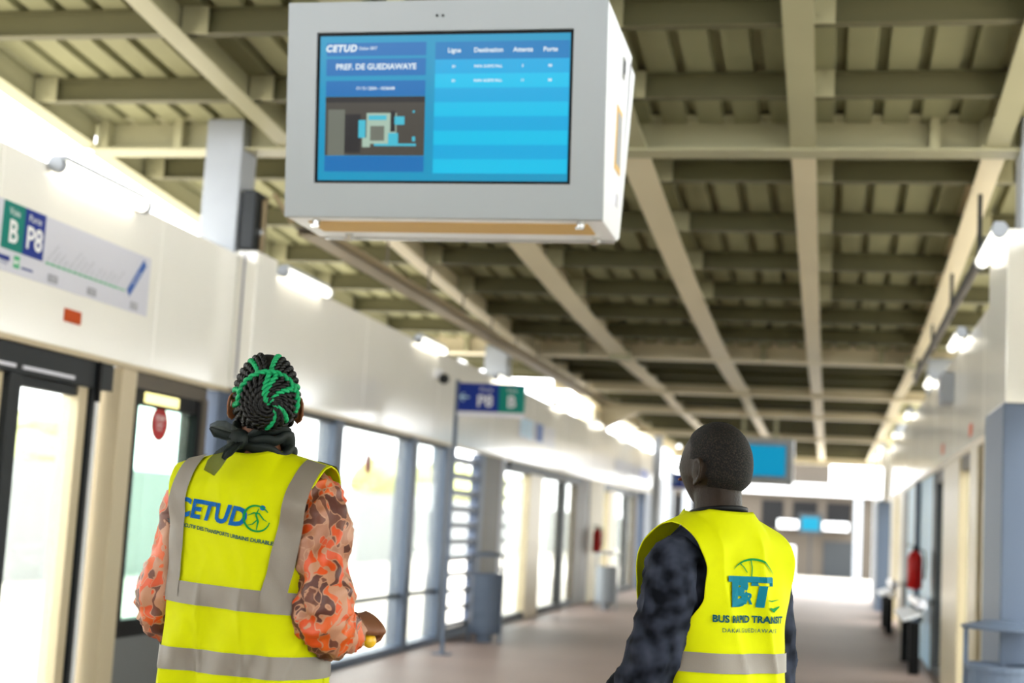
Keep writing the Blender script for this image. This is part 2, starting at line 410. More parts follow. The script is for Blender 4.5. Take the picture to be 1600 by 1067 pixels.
rpost(24.4, 26.0, 'beige'); rpane(26.0, 27.6); rpost(27.6, 29.4, 'beige'); rpane(29.4, 31.0)
rpost(31.0, 33.4, 'bluegrey', x0=XR-.2); rpane(33.4, 37.3)
MB().box(XR+.01, XR+.12, -22, 9.1, 0, .5).build('kick_panel', M['kick'], wr); rpane(-22, 9.1, .5)

# ------------------------------------------------------------------ outside: boundary walls, trees, far end
bw = MB().box(-15.0, -14.8, -20, 110, -.25, 2.05).build('boundary_wall', M['render']); bw['kind'] = 'structure'
bw2 = MB().box(14, 14.2, -20, 110, -.25, 1.7).build('boundary_wall', M['render']); bw2['kind'] = 'structure'
# ------------------------------------------------------------------ printed matter helpers
def text2d(body, size, bold=0., shear=0., align='CENTER', spacing=1.0):
    c = bpy.data.curves.new('txt', 'FONT'); c.body = body; c.size = size; c.offset = bold; c.shear = shear
    c.align_x = align; c.align_y = 'CENTER'; c.space_character = spacing; c.resolution_u = 3
    o = bpy.data.objects.new('txt', c); COL.objects.link(o)
    dg = bpy.context.evaluated_depsgraph_get(); me = bpy.data.meshes.new_from_object(o.evaluated_get(dg))
    v = [(p.co.x, p.co.y) for p in me.vertices]; f = [tuple(p.vertices) for p in me.polygons]
    bpy.data.objects.remove(o); bpy.data.curves.remove(c); bpy.data.meshes.remove(me)
    return v, f
def stroke2d(pts, wd):                          # polyline with a width (one value or one per point)
    n = len(pts); wd = wd if hasattr(wd, '__len__') else [wd]*n; v = []
    for i in range(n):
        a = Vector(pts[max(i-1, 0)]); b = Vector(pts[min(i+1, n-1)]); t = (b-a).normalized(); k = Vector((-t.y, t.x))*wd[i]/2
        v += [tuple(Vector(pts[i])+k), tuple(Vector(pts[i])-k)]
    return v, [(2*i+1, 2*i+3, 2*i+2, 2*i) for i in range(n-1)]
def rect2d(x0, x1, y0, y1, nx=1, ny=1):
    v = [(x0+(x1-x0)*i/nx, y0+(y1-y0)*j/ny) for j in range(ny+1) for i in range(nx+1)]
    return v, [(j*(nx+1)+i, j*(nx+1)+i+1, (j+1)*(nx+1)+i+1, (j+1)*(nx+1)+i) for j in range(ny) for i in range(nx)]
def arc2d(cx, cy, r, a0, a1, n=28, ry=None):
    ry = ry or r
    return [(cx+r*math.cos(R(a0+(a1-a0)*i/n)), cy+ry*math.sin(R(a0+(a1-a0)*i/n))) for i in range(n+1)]
def ink(name, shapes, fn, material, parent, **kw):   # maps 2-D shapes through fn onto a surface
    b = MB()
    for v, f in shapes:
        n = len(b.v); b.v += [tuple(fn(x, y)) for x, y in v]; b.f += [tuple(n+i for i in q) for q in f]
    return b.build(name, material, parent, **kw)
def screen_mat(name, r, g, b, e=.95/2**sc.view_settings.exposure):
    c = lin(r, g, b); m = mat(name, c, .16, emit=e, spec=.12); m.node_tree.nodes['Principled BSDF'].inputs['Base Color'].default_value = (.004, .004, .005, 1); return m
SM = dict(base=screen_mat('screen cyan', 14, 152, 196), blue=screen_mat('screen blue', 12, 112, 184), head=screen_mat('screen header blue', 0, 124, 190),
          r1=screen_mat('screen row light', 0, 196, 240), r2=screen_mat('screen row mid', 0, 172, 228), white=screen_mat('screen white', 236, 248, 252),
          pic=screen_mat('screen picture dark', 74, 70, 62), pic2=screen_mat('screen picture grey', 112, 116, 104), cy=screen_mat('screen picture cyan', 70, 190, 214), pl=screen_mat('screen picture pale', 170, 196, 178),
          dk=screen_mat('screen picture black', 40, 38, 38))

# ------------------------------------------------------------------ hanging passenger information display
def display(loc, label, full=True):
    t = thing('information_display', label, 'display', loc, 0, None)
    W = 1.285; x0, x1 = -W/2, W/2; Hh = .84; dep = .41; tf = .145; tb = .34
    def P(x, z, off=0): return Vector((x, -tf*z-off, z))           # tilted front plane, z from the bottom edge
    cab = MB().hexa([(x0,0.012,0),(x1,.012,0),(x1,dep,0),(x0,dep,0),(x0,.012-tf*Hh,Hh),(x1,.012-tf*Hh,Hh),(x1,dep+tb*Hh*.6,Hh),(x0,dep+tb*Hh*.6,Hh)]).build('cabinet', M['white'], t); bevel(cab, .008)
    # front bezel around the screen opening
    sx0, sx1, sz0, sz1 = -.522, .514, .132, .722
    b = MB()
    for (a, c, d, e) in ((x0, x1, 0, sz0), (x0, x1, sz1, Hh), (x0, sx0, sz0, sz1), (sx1, x1, sz0, sz1)):
        b.hexa([P(a, d, -.012), P(c, d, -.012), P(c, d, .012), P(a, d, .012), P(a, e, -.012), P(c, e, -.012), P(c, e, .012), P(a, e, .012)])
    b.build('bezel', M['cabinet'], t)
    g = .013
    def scr(name, x, X, z, Z, m, off, par): return ink(name, [rect2d(x, X, z, Z)], lambda u, v: P(u, v, off), m, par)
    s = MB().hexa([P(sx0, sz0, -.01), P(sx1, sz0, -.01), P(sx1, sz0, .002), P(sx0, sz0, .002), P(sx0, sz1, -.01), P(sx1, sz1, -.01), P(sx1, sz1, .002), P(sx0, sz1, .002)]).build('screen', M['black'], t)
    scr('lit_screen', sx0+g, sx1-g, sz0+g, sz1-g, SM['base'], .003, s)
    if full:
        lx0, lx1 = -.482, -.072
        for a, c, m in ((.630, .682, 'blue'), (.553, .62, 'blue'), (.474, .534, 'blue'), (.179, .24, 'blue')): scr('text_panel', lx0, lx1, a, c, SM[m], .004, s)
        scr('picture_panel', lx0, lx1, .242, .472, SM['pic'], .004, s)
        rx0, rx1 = -.035, .498
        scr('table_header', rx0, rx1, .613, .681, SM['head'], .004, s)
        rows = 8; hz = (.613-.174)/rows
        for k in range(rows): scr('table_row', rx0, rx1, .174+k*hz, .174+(k+1)*hz, SM['r1' if k % 2 == 0 else 'r2'], .004, s)
        def tx(body, x, z, size, bold=0., shear=0., al='CENTER', m='white', sp=1.): ink('lettering', [text2d(body, size, bold, shear, al, sp)], lambda u, v: P(x+u, z+v, .0055), SM[m], s)
        tx('CETUD', -.486, .659, .036, .0018, .2, 'LEFT', sp=1.15); tx('Dakar BRT', -.347, .659, .0165, .0002, 0, 'LEFT')
        tx('PREF. DE GUEDIAWAYE', -.276, .587, .0315, .0008)
        tx('17 / 5 / 2024 - 10:56AM', -.277, .503, .0165, .0004)
        cx = (.042, .179, .316, .424)
        for bdy, xx in zip(('Ligne', 'Destination', 'Attente', 'Porte'), cx): tx(bdy, xx, .647, .025, .0006)
        for k, row in enumerate((('B1', 'PAPA GUEYE FALL', '5', 'B8'), ('B1', 'PAPA GUEYE FALL', '11', 'B8'))):
            for bdy, xx in zip(row, cx): tx(bdy, xx, .585-k*hz, .014, .0004)
        # still picture of a bus at a stop
        px = lambda u: lx0+(lx1-lx0)*u; pz = lambda v: .242+(.472-.242)*v
        def pp(u0, u1, v0, v1, m, o=.005): scr('picture', px(u0), px(u1), pz(v0), pz(v1), SM[m], o, s)
        pp(.03, .2, 0, .78, 'pic2'); pp(.2, .36, .05, .7, 'dk', .0046); pp(.42, .72, .2, .72, 'pl'); pp(.34, .41, .3, .6, 'cy', .0054); pp(.44, .62, .6, .68, 'cy', .0054)
        pp(.46, .6, .25, .5, 'pic2', .0054); pp(.64, .74, .2, .38, 'cy', .0054); pp(.66, .71, .4, .75, 'dk', .0056); pp(.7, .8, .52, .66, 'cy', .0056); pp(.88, .91, .24, .32, 'cy', .0054)
        pp(.88, .9, .72, .76, 'cy', .0054); pp(0, 1, .9, 1, 'dk', .0048); pp(.5, .92, .16, .2, 'cy', .0057); pp(.38, .46, .14, .3, 'pl', .0056)
    for k in (-1, 1): MB().tube([P(-.017+k*.012, .779, .012), P(-.017+k*.012, .779, .016)], .005, 10).build('sensor', M['black'], t)
    # underside: ochre panel, hinge strip, locks
    und = MB().box(x0+.07, x1-.07, .075, .27, -.004, 0).build('underside_panel', M['ochre'], t)
    MB().box(x0+.03, x1-.01, dep-.012, dep+.004, -.012, .004).build('hinge_strip', M['chrome'], t)
    for xx, yy in ((x0+.115, .045), (x1-.09, .035), (x0+.16, .33), (x1-.075, .34)):
        q = MB().cyl(xx, yy, -.022, 0, .016, n=14).build('lock', M['chrome'], t); MB().box(xx-.02, xx+.012, yy-.006, yy+.006, -.03, -.02).build('latch', M['chrome'], q)
    # rear half of the double sided housing, its lip and the side hatch
    rear = MB().hexa([(x0,dep,.0),(x1,dep,.0),(x1,dep+.05,.02),(x0,dep+.05,.02),(x0,dep+.115,.8),(x1,dep+.115,.8),(x1,dep+.285,.79),(x0,dep+.285,.79)]).build('rear_cabinet', M['white'], t); bevel(rear, .006)
    MB().box(x1-.001, x1+.004, .22, .36, .26, .52).build('side_hatch', M['ochre'], t); MB().box(x1, x1+.006, .24, .34, .285, .495).build('side_hatch_cover', M['cabinet'], t)
    MB().box(x1, x1+.005, .27, .33, .12, .17).build('rating_plate', M['mapgrey'], t)
    q = MB().box(x1, x1+.008, .30, .345, .655, .745).build('side_latch', M['chrome'], t); MB().box(x1+.006, x1+.012, .312, .333, .68, .73).build('latch_slot', M['black'], q)
    zt = zr(loc[1])+.05-loc[2]
    for xx in (-.3, .3): MB().box(xx-.03, xx+.03, .15, .21, Hh-.02, zt).build('hanger', M['steel'], t)
    for xx in (-.3, .3): MB().box(xx-.09, xx+.09, .09, .27, zt-.012, zt).build('hanger_plate', M['steel'], t)
    return t
display((-1.521, 5.5, 2.573), 'large white hanging display with a lit blue departures screen above both people')
display((-1.32, 28.0, 2.34), 'small distant hanging display lit plain blue, beside the shaven head of the man', False)

# ------------------------------------------------------------------ tube lamps on top of the side walls
def lamp(loc, label, ln=1.12):
    t = thing('tube_lamp', label, 'lamp', loc, 0, 'tube lamps along the side walls')
    MB().tube([(0, -ln/2+.05, 0), (0, ln/2-.05, 0)], .042, 14).build('diffuser', M['lamp'], t, True)
    for s in (-1, 1): MB().tube([(0, s*(ln/2-.05), 0), (0, s*ln/2, 0)], .047, 14).build('end_cap', M['column'], t)
    MB().box(-.03, .03, -ln/2+.06, ln/2-.06, .036, .06).build('housing', M['column'], t)
    for s in (-.35, .35): MB().box(-.014, .014, s-.02, s+.02, -.02, .055).build('bracket', M['chrome'], t)
    return t
la = lamp((XL+.05, 7.85, 3.235), 'lit tube lamp on the left wall above the route panel at the upper left')
dup(la, (XL+.05, 11.35, 3.25), label='lit tube lamp on the left wall just beyond the pilaster, above the braided woman')
dup(la, (XL+.05, 15.3, 3.23), label='third lit tube lamp along the left wall, over the small wall camera')
dup(la, (XL+.05, 19.0, 3.23), label='fourth lit tube lamp along the left wall, just above the hanging platform sign')
dup(la, (XL+.05, 23.2, 3.24), label='fifth lit tube lamp along the left wall, beside the bright gap under the roof')
for i, y in enumerate((27.0, 30.8, 34.6)): dup(la, (XL+.05, y, 3.24), label='far left wall tube lamp, %s beyond the bright gap under the roof' % ('first', 'second', 'third')[i])
dup(la, (XR-.2, 9.65, 3.30), label='lit tube lamp nearest on the right, over the white pilaster at the picture edge')
for i, (y, nm) in enumerate(((14.0, 'second'), (17.6, 'third'), (22.3, 'fourth'), (26.6, 'fifth'), (30.6, 'sixth'), (34.4, 'seventh'))):
    dup(la, (XR-.055 if y < 29 else XR-.16, y, 3.27), label='%s lit tube lamp counted from the nearest along the right wall' % nm)

# ------------------------------------------------------------------ route panel and stickers on the left wall
YX = XL+.001
t = thing('route_panel', 'long platform panel with teal and indigo squares and a route map on the left wall', 'sign', (YX, 6.9, 2.56))
def WP(off): return lambda u, v: (off, u, v)
PL = MB().box(0, .004, -.12, 1.74, .012, .385).build('backing', M['mapgrey'], t)
def wall_ink(name, sh, m, par, off=.0055): return ink(name, sh, WP(off), m, par)
sq = MB().box(.003, .005, -.0, .215, .13, .385).build('teal_square', M['teal'], t); sq2 = MB().box(.003, .005, .215, .43, .13, .385).build('indigo_square', M['navy'], t)
def shift(sh, dx, dy): return [(x+dx, y+dy) for x, y in sh[0]], sh[1]
wall_ink('lettering', [shift(text2d('Voie', .058), .11, .335), shift(text2d('B', .17, .004), .11, .225)], M['whiteink'], sq, .0065)
wall_ink('lettering', [shift(text2d('Porte', .058), .32, .335), shift(text2d('P8', .17, .004), .325, .225)], M['whiteink'], sq2, .0065)
wall_ink('printed_logo', [rect2d(-.05, .1, .07, .095), rect2d(.22, .34, .05, .062)], M['navy'], PL); wall_ink('printed_logo', [rect2d(.14, .2, .045, .11)], M['greenink'], PL)
wall_ink('lettering', [shift(text2d('CETUD', .04), .02, .06)], M['navy'], PL); wall_ink('lettering', [shift(text2d('BRT', .03, .001), .17, .075)], M['whiteink'], PL, .0065)
wall_ink('route_line', [rect2d(.46, 1.42, .125, .133)], M['greenink'], PL)
stops = ['Pref Guediawaye', 'Dalal Jamm', 'Golf Nord', 'Fadia', 'Police P. Assainies', 'Croisement 22', 'Scat Urbam', 'Grand Medine', 'LGD', 'Khar Yalla', 'Liberte 6', 'Sacre Coeur', 'Dial Diop', 'Papa Gueye Fall']
ticks = []
for i, nm in enumerate(stops):
    v, f = text2d(nm, .022, 0, 0, 'LEFT'); ca, sa = math.cos(R(42)), math.sin(R(42)); x0 = .48+i*.062
    wall_ink('lettering', [([(x0+x*ca-y*sa, .148+x*sa+y*ca) for x, y in v], f)], M['greyink'], PL); ticks.append(rect2d(x0-.006, x0+.006, .121, .138))
wall_ink('route_stop', ticks, M['greenink'], PL, .006)
wall_ink('arrow_band', [stroke2d([(1.46, .12), (1.66, .345)], .055)], M['blueink'], PL)
v, f = text2d('Direction', .032); ca, sa = math.cos(R(48)), math.sin(R(48))
wall_ink('lettering', [([(1.56+x*ca-y*sa, .232+x*sa+y*ca) for x, y in v], f)], M['whiteink'], PL, .0062)
for q in ((.5, .61), (.95, 1.06), (1.5, 1.6)): wall_ink('printed_box', [rect2d(q[0], q[1], .03, .075)], M['greyink'], PL)
for xx in (.555, 1.005, 1.55): wall_ink('lettering', [shift(text2d('Correspondance', .0125), xx, .06), shift(text2d('terminus', .0125), xx, .043)], M['whiteink'], PL, .0062)
tag(bevel(MB().box(YX, YX+.008, 7.62, 7.81, 2.40, 2.475).build('orange_plate', M['orange']), .002), 'small orange plate on the left wall above the sliding door', 'plate')
for (y, z, lb) in ((13.05, 2.39, 'small orange plate low on the right wall, nearer of the two there'), (16.2, 2.41, 'small orange plate low on the right wall, farther of the two there')):
    tag(MB().box(XR-.006, XR-.0005, y-.12, y+.12, z-.055, z+.045).build('orange_plate', M['orange']), lb, 'plate')
def stop_sticker(y, z, label, w=.085, h=.1):
    s = thing('stop_sticker', label, 'sticker', (XL-.0645, y, z))
    MB().loft([[(xx, w*math.cos(2*math.pi*k/28), h*math.sin(2*math.pi*k/28)) for k in range(28)] for xx in (0, .0015)]).build('disc', M['red'], s)
    ink('lettering', [shift(text2d('STOP', .055, .001), 0, .032), shift(text2d('interdit', .03), 0, -.035), rect2d(-.05, .05, -.012, -.004)], lambda u, v: (.0022, u, v), M['whiteink'], s)
stop_sticker(9.1, 1.92, 'round red warning sticker on the green glass panel left of the woman', .13, .115)
stop_sticker(13.69, 1.88, 'round red warning sticker on the clear glass right of the woman', .1, .1)
# blue wall panels farther along
t = thing('platform_sign_board', 'pale blue platform panel on the far left wall below the hanging sign', 'sign', (YX, 20.3, 2.5))
MB().box(0, .006, 0, 2.8, .06, .37).build('backing', M['mapgrey'], t); MB().box(.005, .009, .1, 1.0, .1, .36).build('light_square', M['lightblue'], t); MB().box(.005, .009, 1.25, 1.75, .1, .36).build('blue_square', M['blueink'], t)
t = thing('platform_sign_board', 'grey platform panel with a blue end, far along the left wall by the man', 'sign', (YX, 30.0, 2.47))
MB().box(0, .006, 0, 6.0, .05, .3).build('backing', M['greyink'], t); MB().box(.005, .009, 4.0, 5.6, .07, .28).build('blue_square', M['navy'], t)

# hanging platform sign on its own pole
def platform_sign(loc, label, pole=True):
    t = thing('platform_sign', label, 'sign', loc)
    MB().box(.0, .44, -.03, .03, 0, .285).build('indigo_panel', M['navy'], t); MB().box(.44, .71, -.03, .03, 0, .285).build('teal_panel', M['teal'], t)
    MB().box(0, .71, -.034, .034, -.05, 0).build('lower_rail', M['mapgrey'], t)
    MB().box(.0, .71, -.034, .034, .285, .30).build('upper_rail', M['navy'], t)
    F = lambda dx, dz: (lambda u, v: (dx+u, -.0312, dz+v))
    ink('lettering', [text2d('Porte', .062), ], F(.3, .235), M['mapgrey'], t); ink('lettering', [text2d('P8', .17, .004)], F(.29, .11), M['mapgrey'], t)
    ink('lettering', [text2d('Voie', .06)], F(.575, .235), M['mapgrey'], t); ink('lettering', [text2d('B', .17, .004)], F(.575, .11), M['mapgrey'], t)
    ink('arrow', [stroke2d([(-.05, 0), (.045, 0)], .016), stroke2d([(-.012, .042), (-.055, 0), (-.012, -.042)], .016)], F(.075, .15), M['lightblue'], t)
    MB().box(-.035, 0, -.03, .03, -loc[2]+.012, .33).build('pole', M['bluegrey'], t)
    MB().box(-.11, .07, -.08, .08, -loc[2], -loc[2]+.012).build('base_plate', M['bluegrey'], t)
    return t
platform_sign((-3.85, 15.09, 2.52), 'blue and teal platform sign on a grey pole in front of the left glass wall')
platform_sign((-3.1, 30.0, 2.24), 'far blue platform sign beside the chin of the man')

# ------------------------------------------------------------------ services under the roof
t = thing('cable_tray', 'brown cable tray hung under the roof along the left wall', 'cable tray', (0, 0, 0))
b = MB()
b.box(-4.06, -3.86, 10.6, 24, 3.5, 3.512); b.box(-4.06, -4.05, 10.6, 24, 3.5, 3.57); b.box(-3.87, -3.86, 10.6, 24, 3.5, 3.57); b.build('tray', M['tray'], t)
for k in range(3): MB().tube([(-4.02+k*.05, 10.45, 3.53), (-4.01+k*.05, 17, 3.53), (-4.02+k*.05, 24, 3.53)], .014, 8).build('cable', M['brown'], t)
for y in frange(11.0, 23.6, 1.4): MB().box(-3.90, -3.885, y-.01, y+.01, 3.5, zr(y)+.14).build('hanger_rod', M['brown'], t)
t = thing('junction_box', 'dark junction box and riser beside the left roof column', 'junction box', (-4.16, 10.02, 3.3))
bevel(MB().box(-.13, -.02, 0, .25, -.02, .42).build('box', M['dark'], t), .01); MB().tube([(-.0, .12, -.02), (.0, .12, .36), (.06, .15, .42), (.16, .3, .24)], .02, 10).build('riser', M['tray'], t); MB().box(-.02, .012, .09, .15, .1, .14).build('clamp', M['chrome'], t)
t = thing('conduit', 'pair of dark conduits running under the roof along the right wall', 'conduit', (0, 0, 0))
for k, m in ((0, 'brown'), (.07, 'black')): MB().tube([(1.0, 10.5, 3.42+k), (1.0, 19.3, 3.42+k)], .022, 8).build('pipe', M[m], t)
for y in frange(11, 18.5, 2.5): MB().box(.99, 1.02, y-.02, y+.02, 3.39, zr(y)-.03).build('clip', M['dark'], t)
t = thing('transverse_conduit', 'thin dark conduits running across above the nearer roof girder', 'conduit', (0, 0, 0))
for k in range(2): MB().tube([(-2.0, 10.3+.07*k, zr(10)+.30+.02*k), (2.4, 10.3+.07*k, zr(10)+.30+.02*k)], .016, 8).build('pipe', M['brown' if k else 'black'], t)
t = thing('wall_camera', 'small white wall camera on the left wall under the third tube lamp', 'camera', (XL, 15.75, 2.95))
MB().box(0, .05, -.1, .1, -.03, .07).build('bracket', M['white'], t); MB().ball((.09, 0, -.03), (.06, .07, .06)).build('dome', M['dark'], t, True)
t = thing('wall_speaker', 'grey loudspeaker fixed high on the right wall between tube lamps', 'speaker', (XR, 15.1, 2.93))
bevel(MB().box(-.12, 0, -.22, .22, -.15, .15).build('cabinet', M['column'], t), .01); MB().box(-.125, -.118, -.19, .19, -.12, .12).build('grille', M['greyink'], t)

# ------------------------------------------------------------------ bins, perches, extinguishers
def bin_(loc, label, r=.17, h=.72, m='bluegrey', flip=False):
    t = thing('litter_bin', label, 'litter bin', loc, 0)
    n = 28
    C = lambda rr, z: [(rr*math.cos(2*math.pi*k/n), rr*math.sin(2*math.pi*k/n), z) for k in range(n)]
    MB().loft([C(r*.93, .1), C(r, .2), C(r, h), C(r-.012, h), C(r-.012, .16)]).build('drum', M[m], t, False)
    MB().loft([C(r+.006, h-.03), C(r+.012, h-.03), C(r+.012, h+.004), C(r+.002, h+.004)], False).build('rim', M[m], t)
    for zz in (.3, .55): MB().tube([Vector(p) for p in C(r+.003, zz)], .006, 6, closed=True).build('band', M[m], t)
    for a in (1, -1): MB().box(a*(r+.004)-.012, a*(r+.004)+.012, -.03, .03, 0, h+.2).build('upright', M[m], t)
    MB().loft([C(r+.03, h+.2), C(r+.035, h+.215), C(r*.5, h+.25), C(.02, h+.255)]).build('canopy', M[m], t, False)
    MB().cyl(0, 0, 0, .1, .09, n=20).build('foot', M[m], t)
    MB().cyl(0, 0, .1, h-.1, r-.02, n=20).build('liner', M['black'], t)
    return t
bin_((-3.86, 16.96, 0), 'blue grey litter bin with a canopy in front of the louvred wall', .18, .78)
bin_((-3.66, 25.2, 0), 'far grey litter bin by the left wall, left of the man', .17, .72, 'column')
bin_((.98, 9.0, 0), 'near blue grey litter bin with a canopy at the lower right edge', .19, .75, 'bluegrey')
def perch(y, label):
    t = thing('perch_seat', label, 'perch seat', (.93, y, 0), 0, 'perch seats along the right wall')
    for k in (0, 1.75): MB().box(-.05, .06, k, k+.12, 0, .56).build('leg', M['black'], t)
    bevel(MB().hexa([(-.12,-.06,.56),(.08,-.06,.64),(.08,1.93,.64),(-.12,1.93,.56),(-.13,-.06,.585),(.07,-.06,.665),(.07,1.93,.665),(-.13,1.93,.585)]).build('seat', M['white'], t), .006)
    bevel(MB().box(.03, .12, -.04, 1.91, .70, .80).build('back_rail', M['mapgrey'], t), .02)
    for k in (.05, 1.8): MB().box(.05, .09, k, k+.04, .56, .72).build('bracket', M['black'], t)
perch(16.8, 'nearer black legged perch seat with a pale top along the right wall'); perch(23.6, 'farther black legged perch seat with a pale top along the right wall')
def extinguisher(loc, label):
    t = thing('fire_extinguisher', label, 'fire extinguisher', loc)
    n = 20; C = lambda rr, z: [(rr*math.cos(2*math.pi*k/n), rr*math.sin(2*math.pi*k/n), z) for k in range(n)]
    MB().loft([C(.06, 0), C(.085, .02), C(.085, .36), C(.06, .42), C(.03, .44)]).build('cylinder', M['red'], t, True)
    MB().box(-.03, .03, -.02, .02, .44, .48).build('valve', M['black'], t); MB().box(-.09, .03, -.012, .012, .485, .5).build('handle', M['black'], t)
    MB().tube([(.02, 0, .46), (.1, -.02, .44), (.115, -.02, .3), (.1, -.02, .12)], .012, 8).build('hose', M['black'], t)
    MB().box(-.02, .02, .08, .11, .1, .3).build('bracket', M['dark'], t)
extinguisher((.98, 17.8, .88), 'red fire extinguisher on the right wall above the perch seat')
extinguisher((-4.16, 27.2, .9), 'red fire extinguisher far along the left wall by the brown post')

# ------------------------------------------------------------------ beyond the platform
def tree(x, y, h, label, r):
    t = thing('tree', label, 'tree', (x, y, -.25), 0, 'trees beyond the boundary walls')
    MB().limb([(0, 0, 0), (.1, 0, h*.3), (0, .1, h*.62)], [.2, .15, .1], 8, 3).build('trunk', M['bark'], t)
    b = MB()
    for k in range(10):
        a = random.random()*6.28; q = random.random()*r*.7
        c = Vector((q*math.cos(a), q*math.sin(a), h*(.62+.3*random.random()))); s = r*(.35+.25*random.random())
        n0 = len(b.v); b.ball(c, (s, s, s*.8), 14, 9)
        for i in range(n0, len(b.v)):
            p = Vector(b.v[i]); d = (p-c); b.v[i] = tuple(c+d*(1+.35*noise.noise(p*1.7+Vector((k, 0, 0)))))
    b.build('crown', M['foliage'], t)
k = 0
for x, y, h, r in ((-22, 38, 4.2, 2.2), (-26, 46, 5.2, 2.8), (-23, 55, 4.6, 2.5), (-28, 66, 6, 3), (-24, 78, 5.2, 2.8), (-20, 92, 5, 2.6), (-26, 104, 6.5, 3.2)):
    tree(x, y, h*.72, 'pale sunlit tree behind the left boundary wall, number %s going away' % ('one', 'two', 'three', 'four', 'five', 'six', 'seven')[k], r); k += 1
for i, (x, y, h, r) in enumerate(((19, 40, 5, 2.6), (21, 60, 6, 3), (18, 85, 5.5, 3))):
    tree(x, y, h, 'pale sunlit tree behind the right boundary wall, %s going away' % ('first', 'second', 'third')[i], r)
# forecourt canopy and hall at the far end
t = thing('forecourt_canopy', 'white canopy beam on posts across the far end of the platform', 'canopy', (0, 46, -.25))
MB().box(-4.5, 2.2, -.15, .15, 2.9, 3.25).build('fascia_beam', M['white'], t)
MB().box(-4.5, 2.2, .15, 3.5, 3.1, 3.2).build('canopy_roof', M['white'], t)
MB().box(-4.5, .0, .1, .2, 3.25, 3.95).build('upper_panel', M['darkwall'], t)
for xx in (-4.3, .85, 2.0): MB().box(xx-.12, xx+.12, -.1, .14, 0, 2.9).build('post', M['column'], t)
t = thing('station_hall', 'low taupe hall with dark openings beyond the far end of the platform', 'building', (-.6, 64, -.25))
MB().box(-7, 4, 0, 5, 0, 3.5).build('wall', M['darkwall'], t); MB().box(-7.3, 4.3, -.5, 5.3, 3.5, 3.8).build('roof', M['darkwall'], t)
for i, (a, c) in enumerate(((-6, -4.6), (-2.2, -1.3), (-.9, .1), (.5, 1.5))): MB().box(a, c, -.06, 0, 1.9, 3.1).build('opening', M['black'], t)
for a, c in ((-1.5, -.55), (0, 1.4)): MB().box(a, c, -.5, -.1, 1.95, 2.3).build('bright_gap_panel', M['white'], t)  # white panels standing in for bright gaps in the hall front
MB().box(.4, 1.7, -.06, 0, .0, 1.5).build('shutter', M['dark'], t)
t = thing('hall_screen', 'tiny lit blue screen on the hall beyond the platform end', 'display', (-.75, 62.8, 1.5))
MB().box(-.5, .5, 0, .15, 0, .85).build('cabinet', M['dark'], t); ink('lit_screen', [rect2d(-.36, .36, .15, .7)], lambda u, v: (u, -.004, v), SM['r1'], t); MB().box(-.04, .04, .05, .13, -1.75, 0).build('post', M['dark'], t)
tag(bevel(MB().box(-1.55, -1.0, 47, 47.4, -.25, 1.1).build('ticket_gate', M['white']), .05), 'white gate post beyond the far end of the platform', 'gate')
# ------------------------------------------------------------------ people
M['skin_w'] = mat('brown skin', lin(112, 68, 42), .5, spec=.3, vary=.1, vscale=14)
M['skin_m'] = mat('dark brown skin', lin(34, 23, 14), .5, spec=.15, vary=.16, vscale=11, bump=.15, bscale=160)
M['hiviz'] = mat('fluorescent yellow vest cloth', lin(184, 188, 0), .7, spec=.08, vary=.03, vscale=5, bump=.08, bscale=500)
M['hiviz'].node_tree.nodes['Principled BSDF'].inputs['Transmission Weight'].default_value = 0
M['silver'] = mat('grey reflective tape', lin(116, 107, 97), .5, metal=.1, bump=.05, bscale=300)
M['hair'] = mat('black braided hair', lin(9, 8, 8), .5, spec=.25, vary=.3, vscale=60)
M['hairgreen'] = mat('green braiding hair', lin(0, 140, 84), .6, spec=.3, vary=.15, vscale=70)
M['scalp'] = mat('parted hair and scalp', lin(22, 17, 16), .6, spec=.2, vary=.35, vscale=35)
M['vestblue'] = mat('blue vest print', lin(0, 78, 140), .6, spec=.1)
M['vestteal'] = mat('teal vest print', lin(0, 100, 118), .6, spec=.1)
M['vestgreen'] = mat('green vest print', lin(4, 118, 50), .6, spec=.1)
M['vestdark'] = mat('dark blue vest print', lin(4, 66, 74), .6, spec=.1)
M['scarf'] = mat('dark chiffon scarf', lin(20, 26, 24), .6, spec=.2, vary=.2, vscale=20)
M['eye'] = mat('eye white', lin(225, 220, 212), .2); M['iris'] = mat('dark iris', lin(24, 14, 10), .15)
M['gold'] = mat('yellow fruit skin', lin(226, 178, 30), .35, vary=.15, vscale=40)
M['trouser'] = mat('dark trouser cloth', lin(44, 46, 54), .8); M['shoe'] = mat('black shoe leather', lin(26, 24, 24), .35)
M['lips'] = mat('lip skin', lin(112, 62, 54), .4)
def cloth_nodes(m):
    t = m.node_tree; return t, t.nodes['Principled BSDF']
# chiffon: half see-through scarf tail
m = bpy.data.materials.new('sheer chiffon'); m.use_nodes = True; t, b = cloth_nodes(m); b.inputs['Base Color'].default_value = lin(34, 42, 34); b.inputs['Alpha'].default_value = .55; b.inputs['Roughness'].default_value = .6; M['sheer'] = m
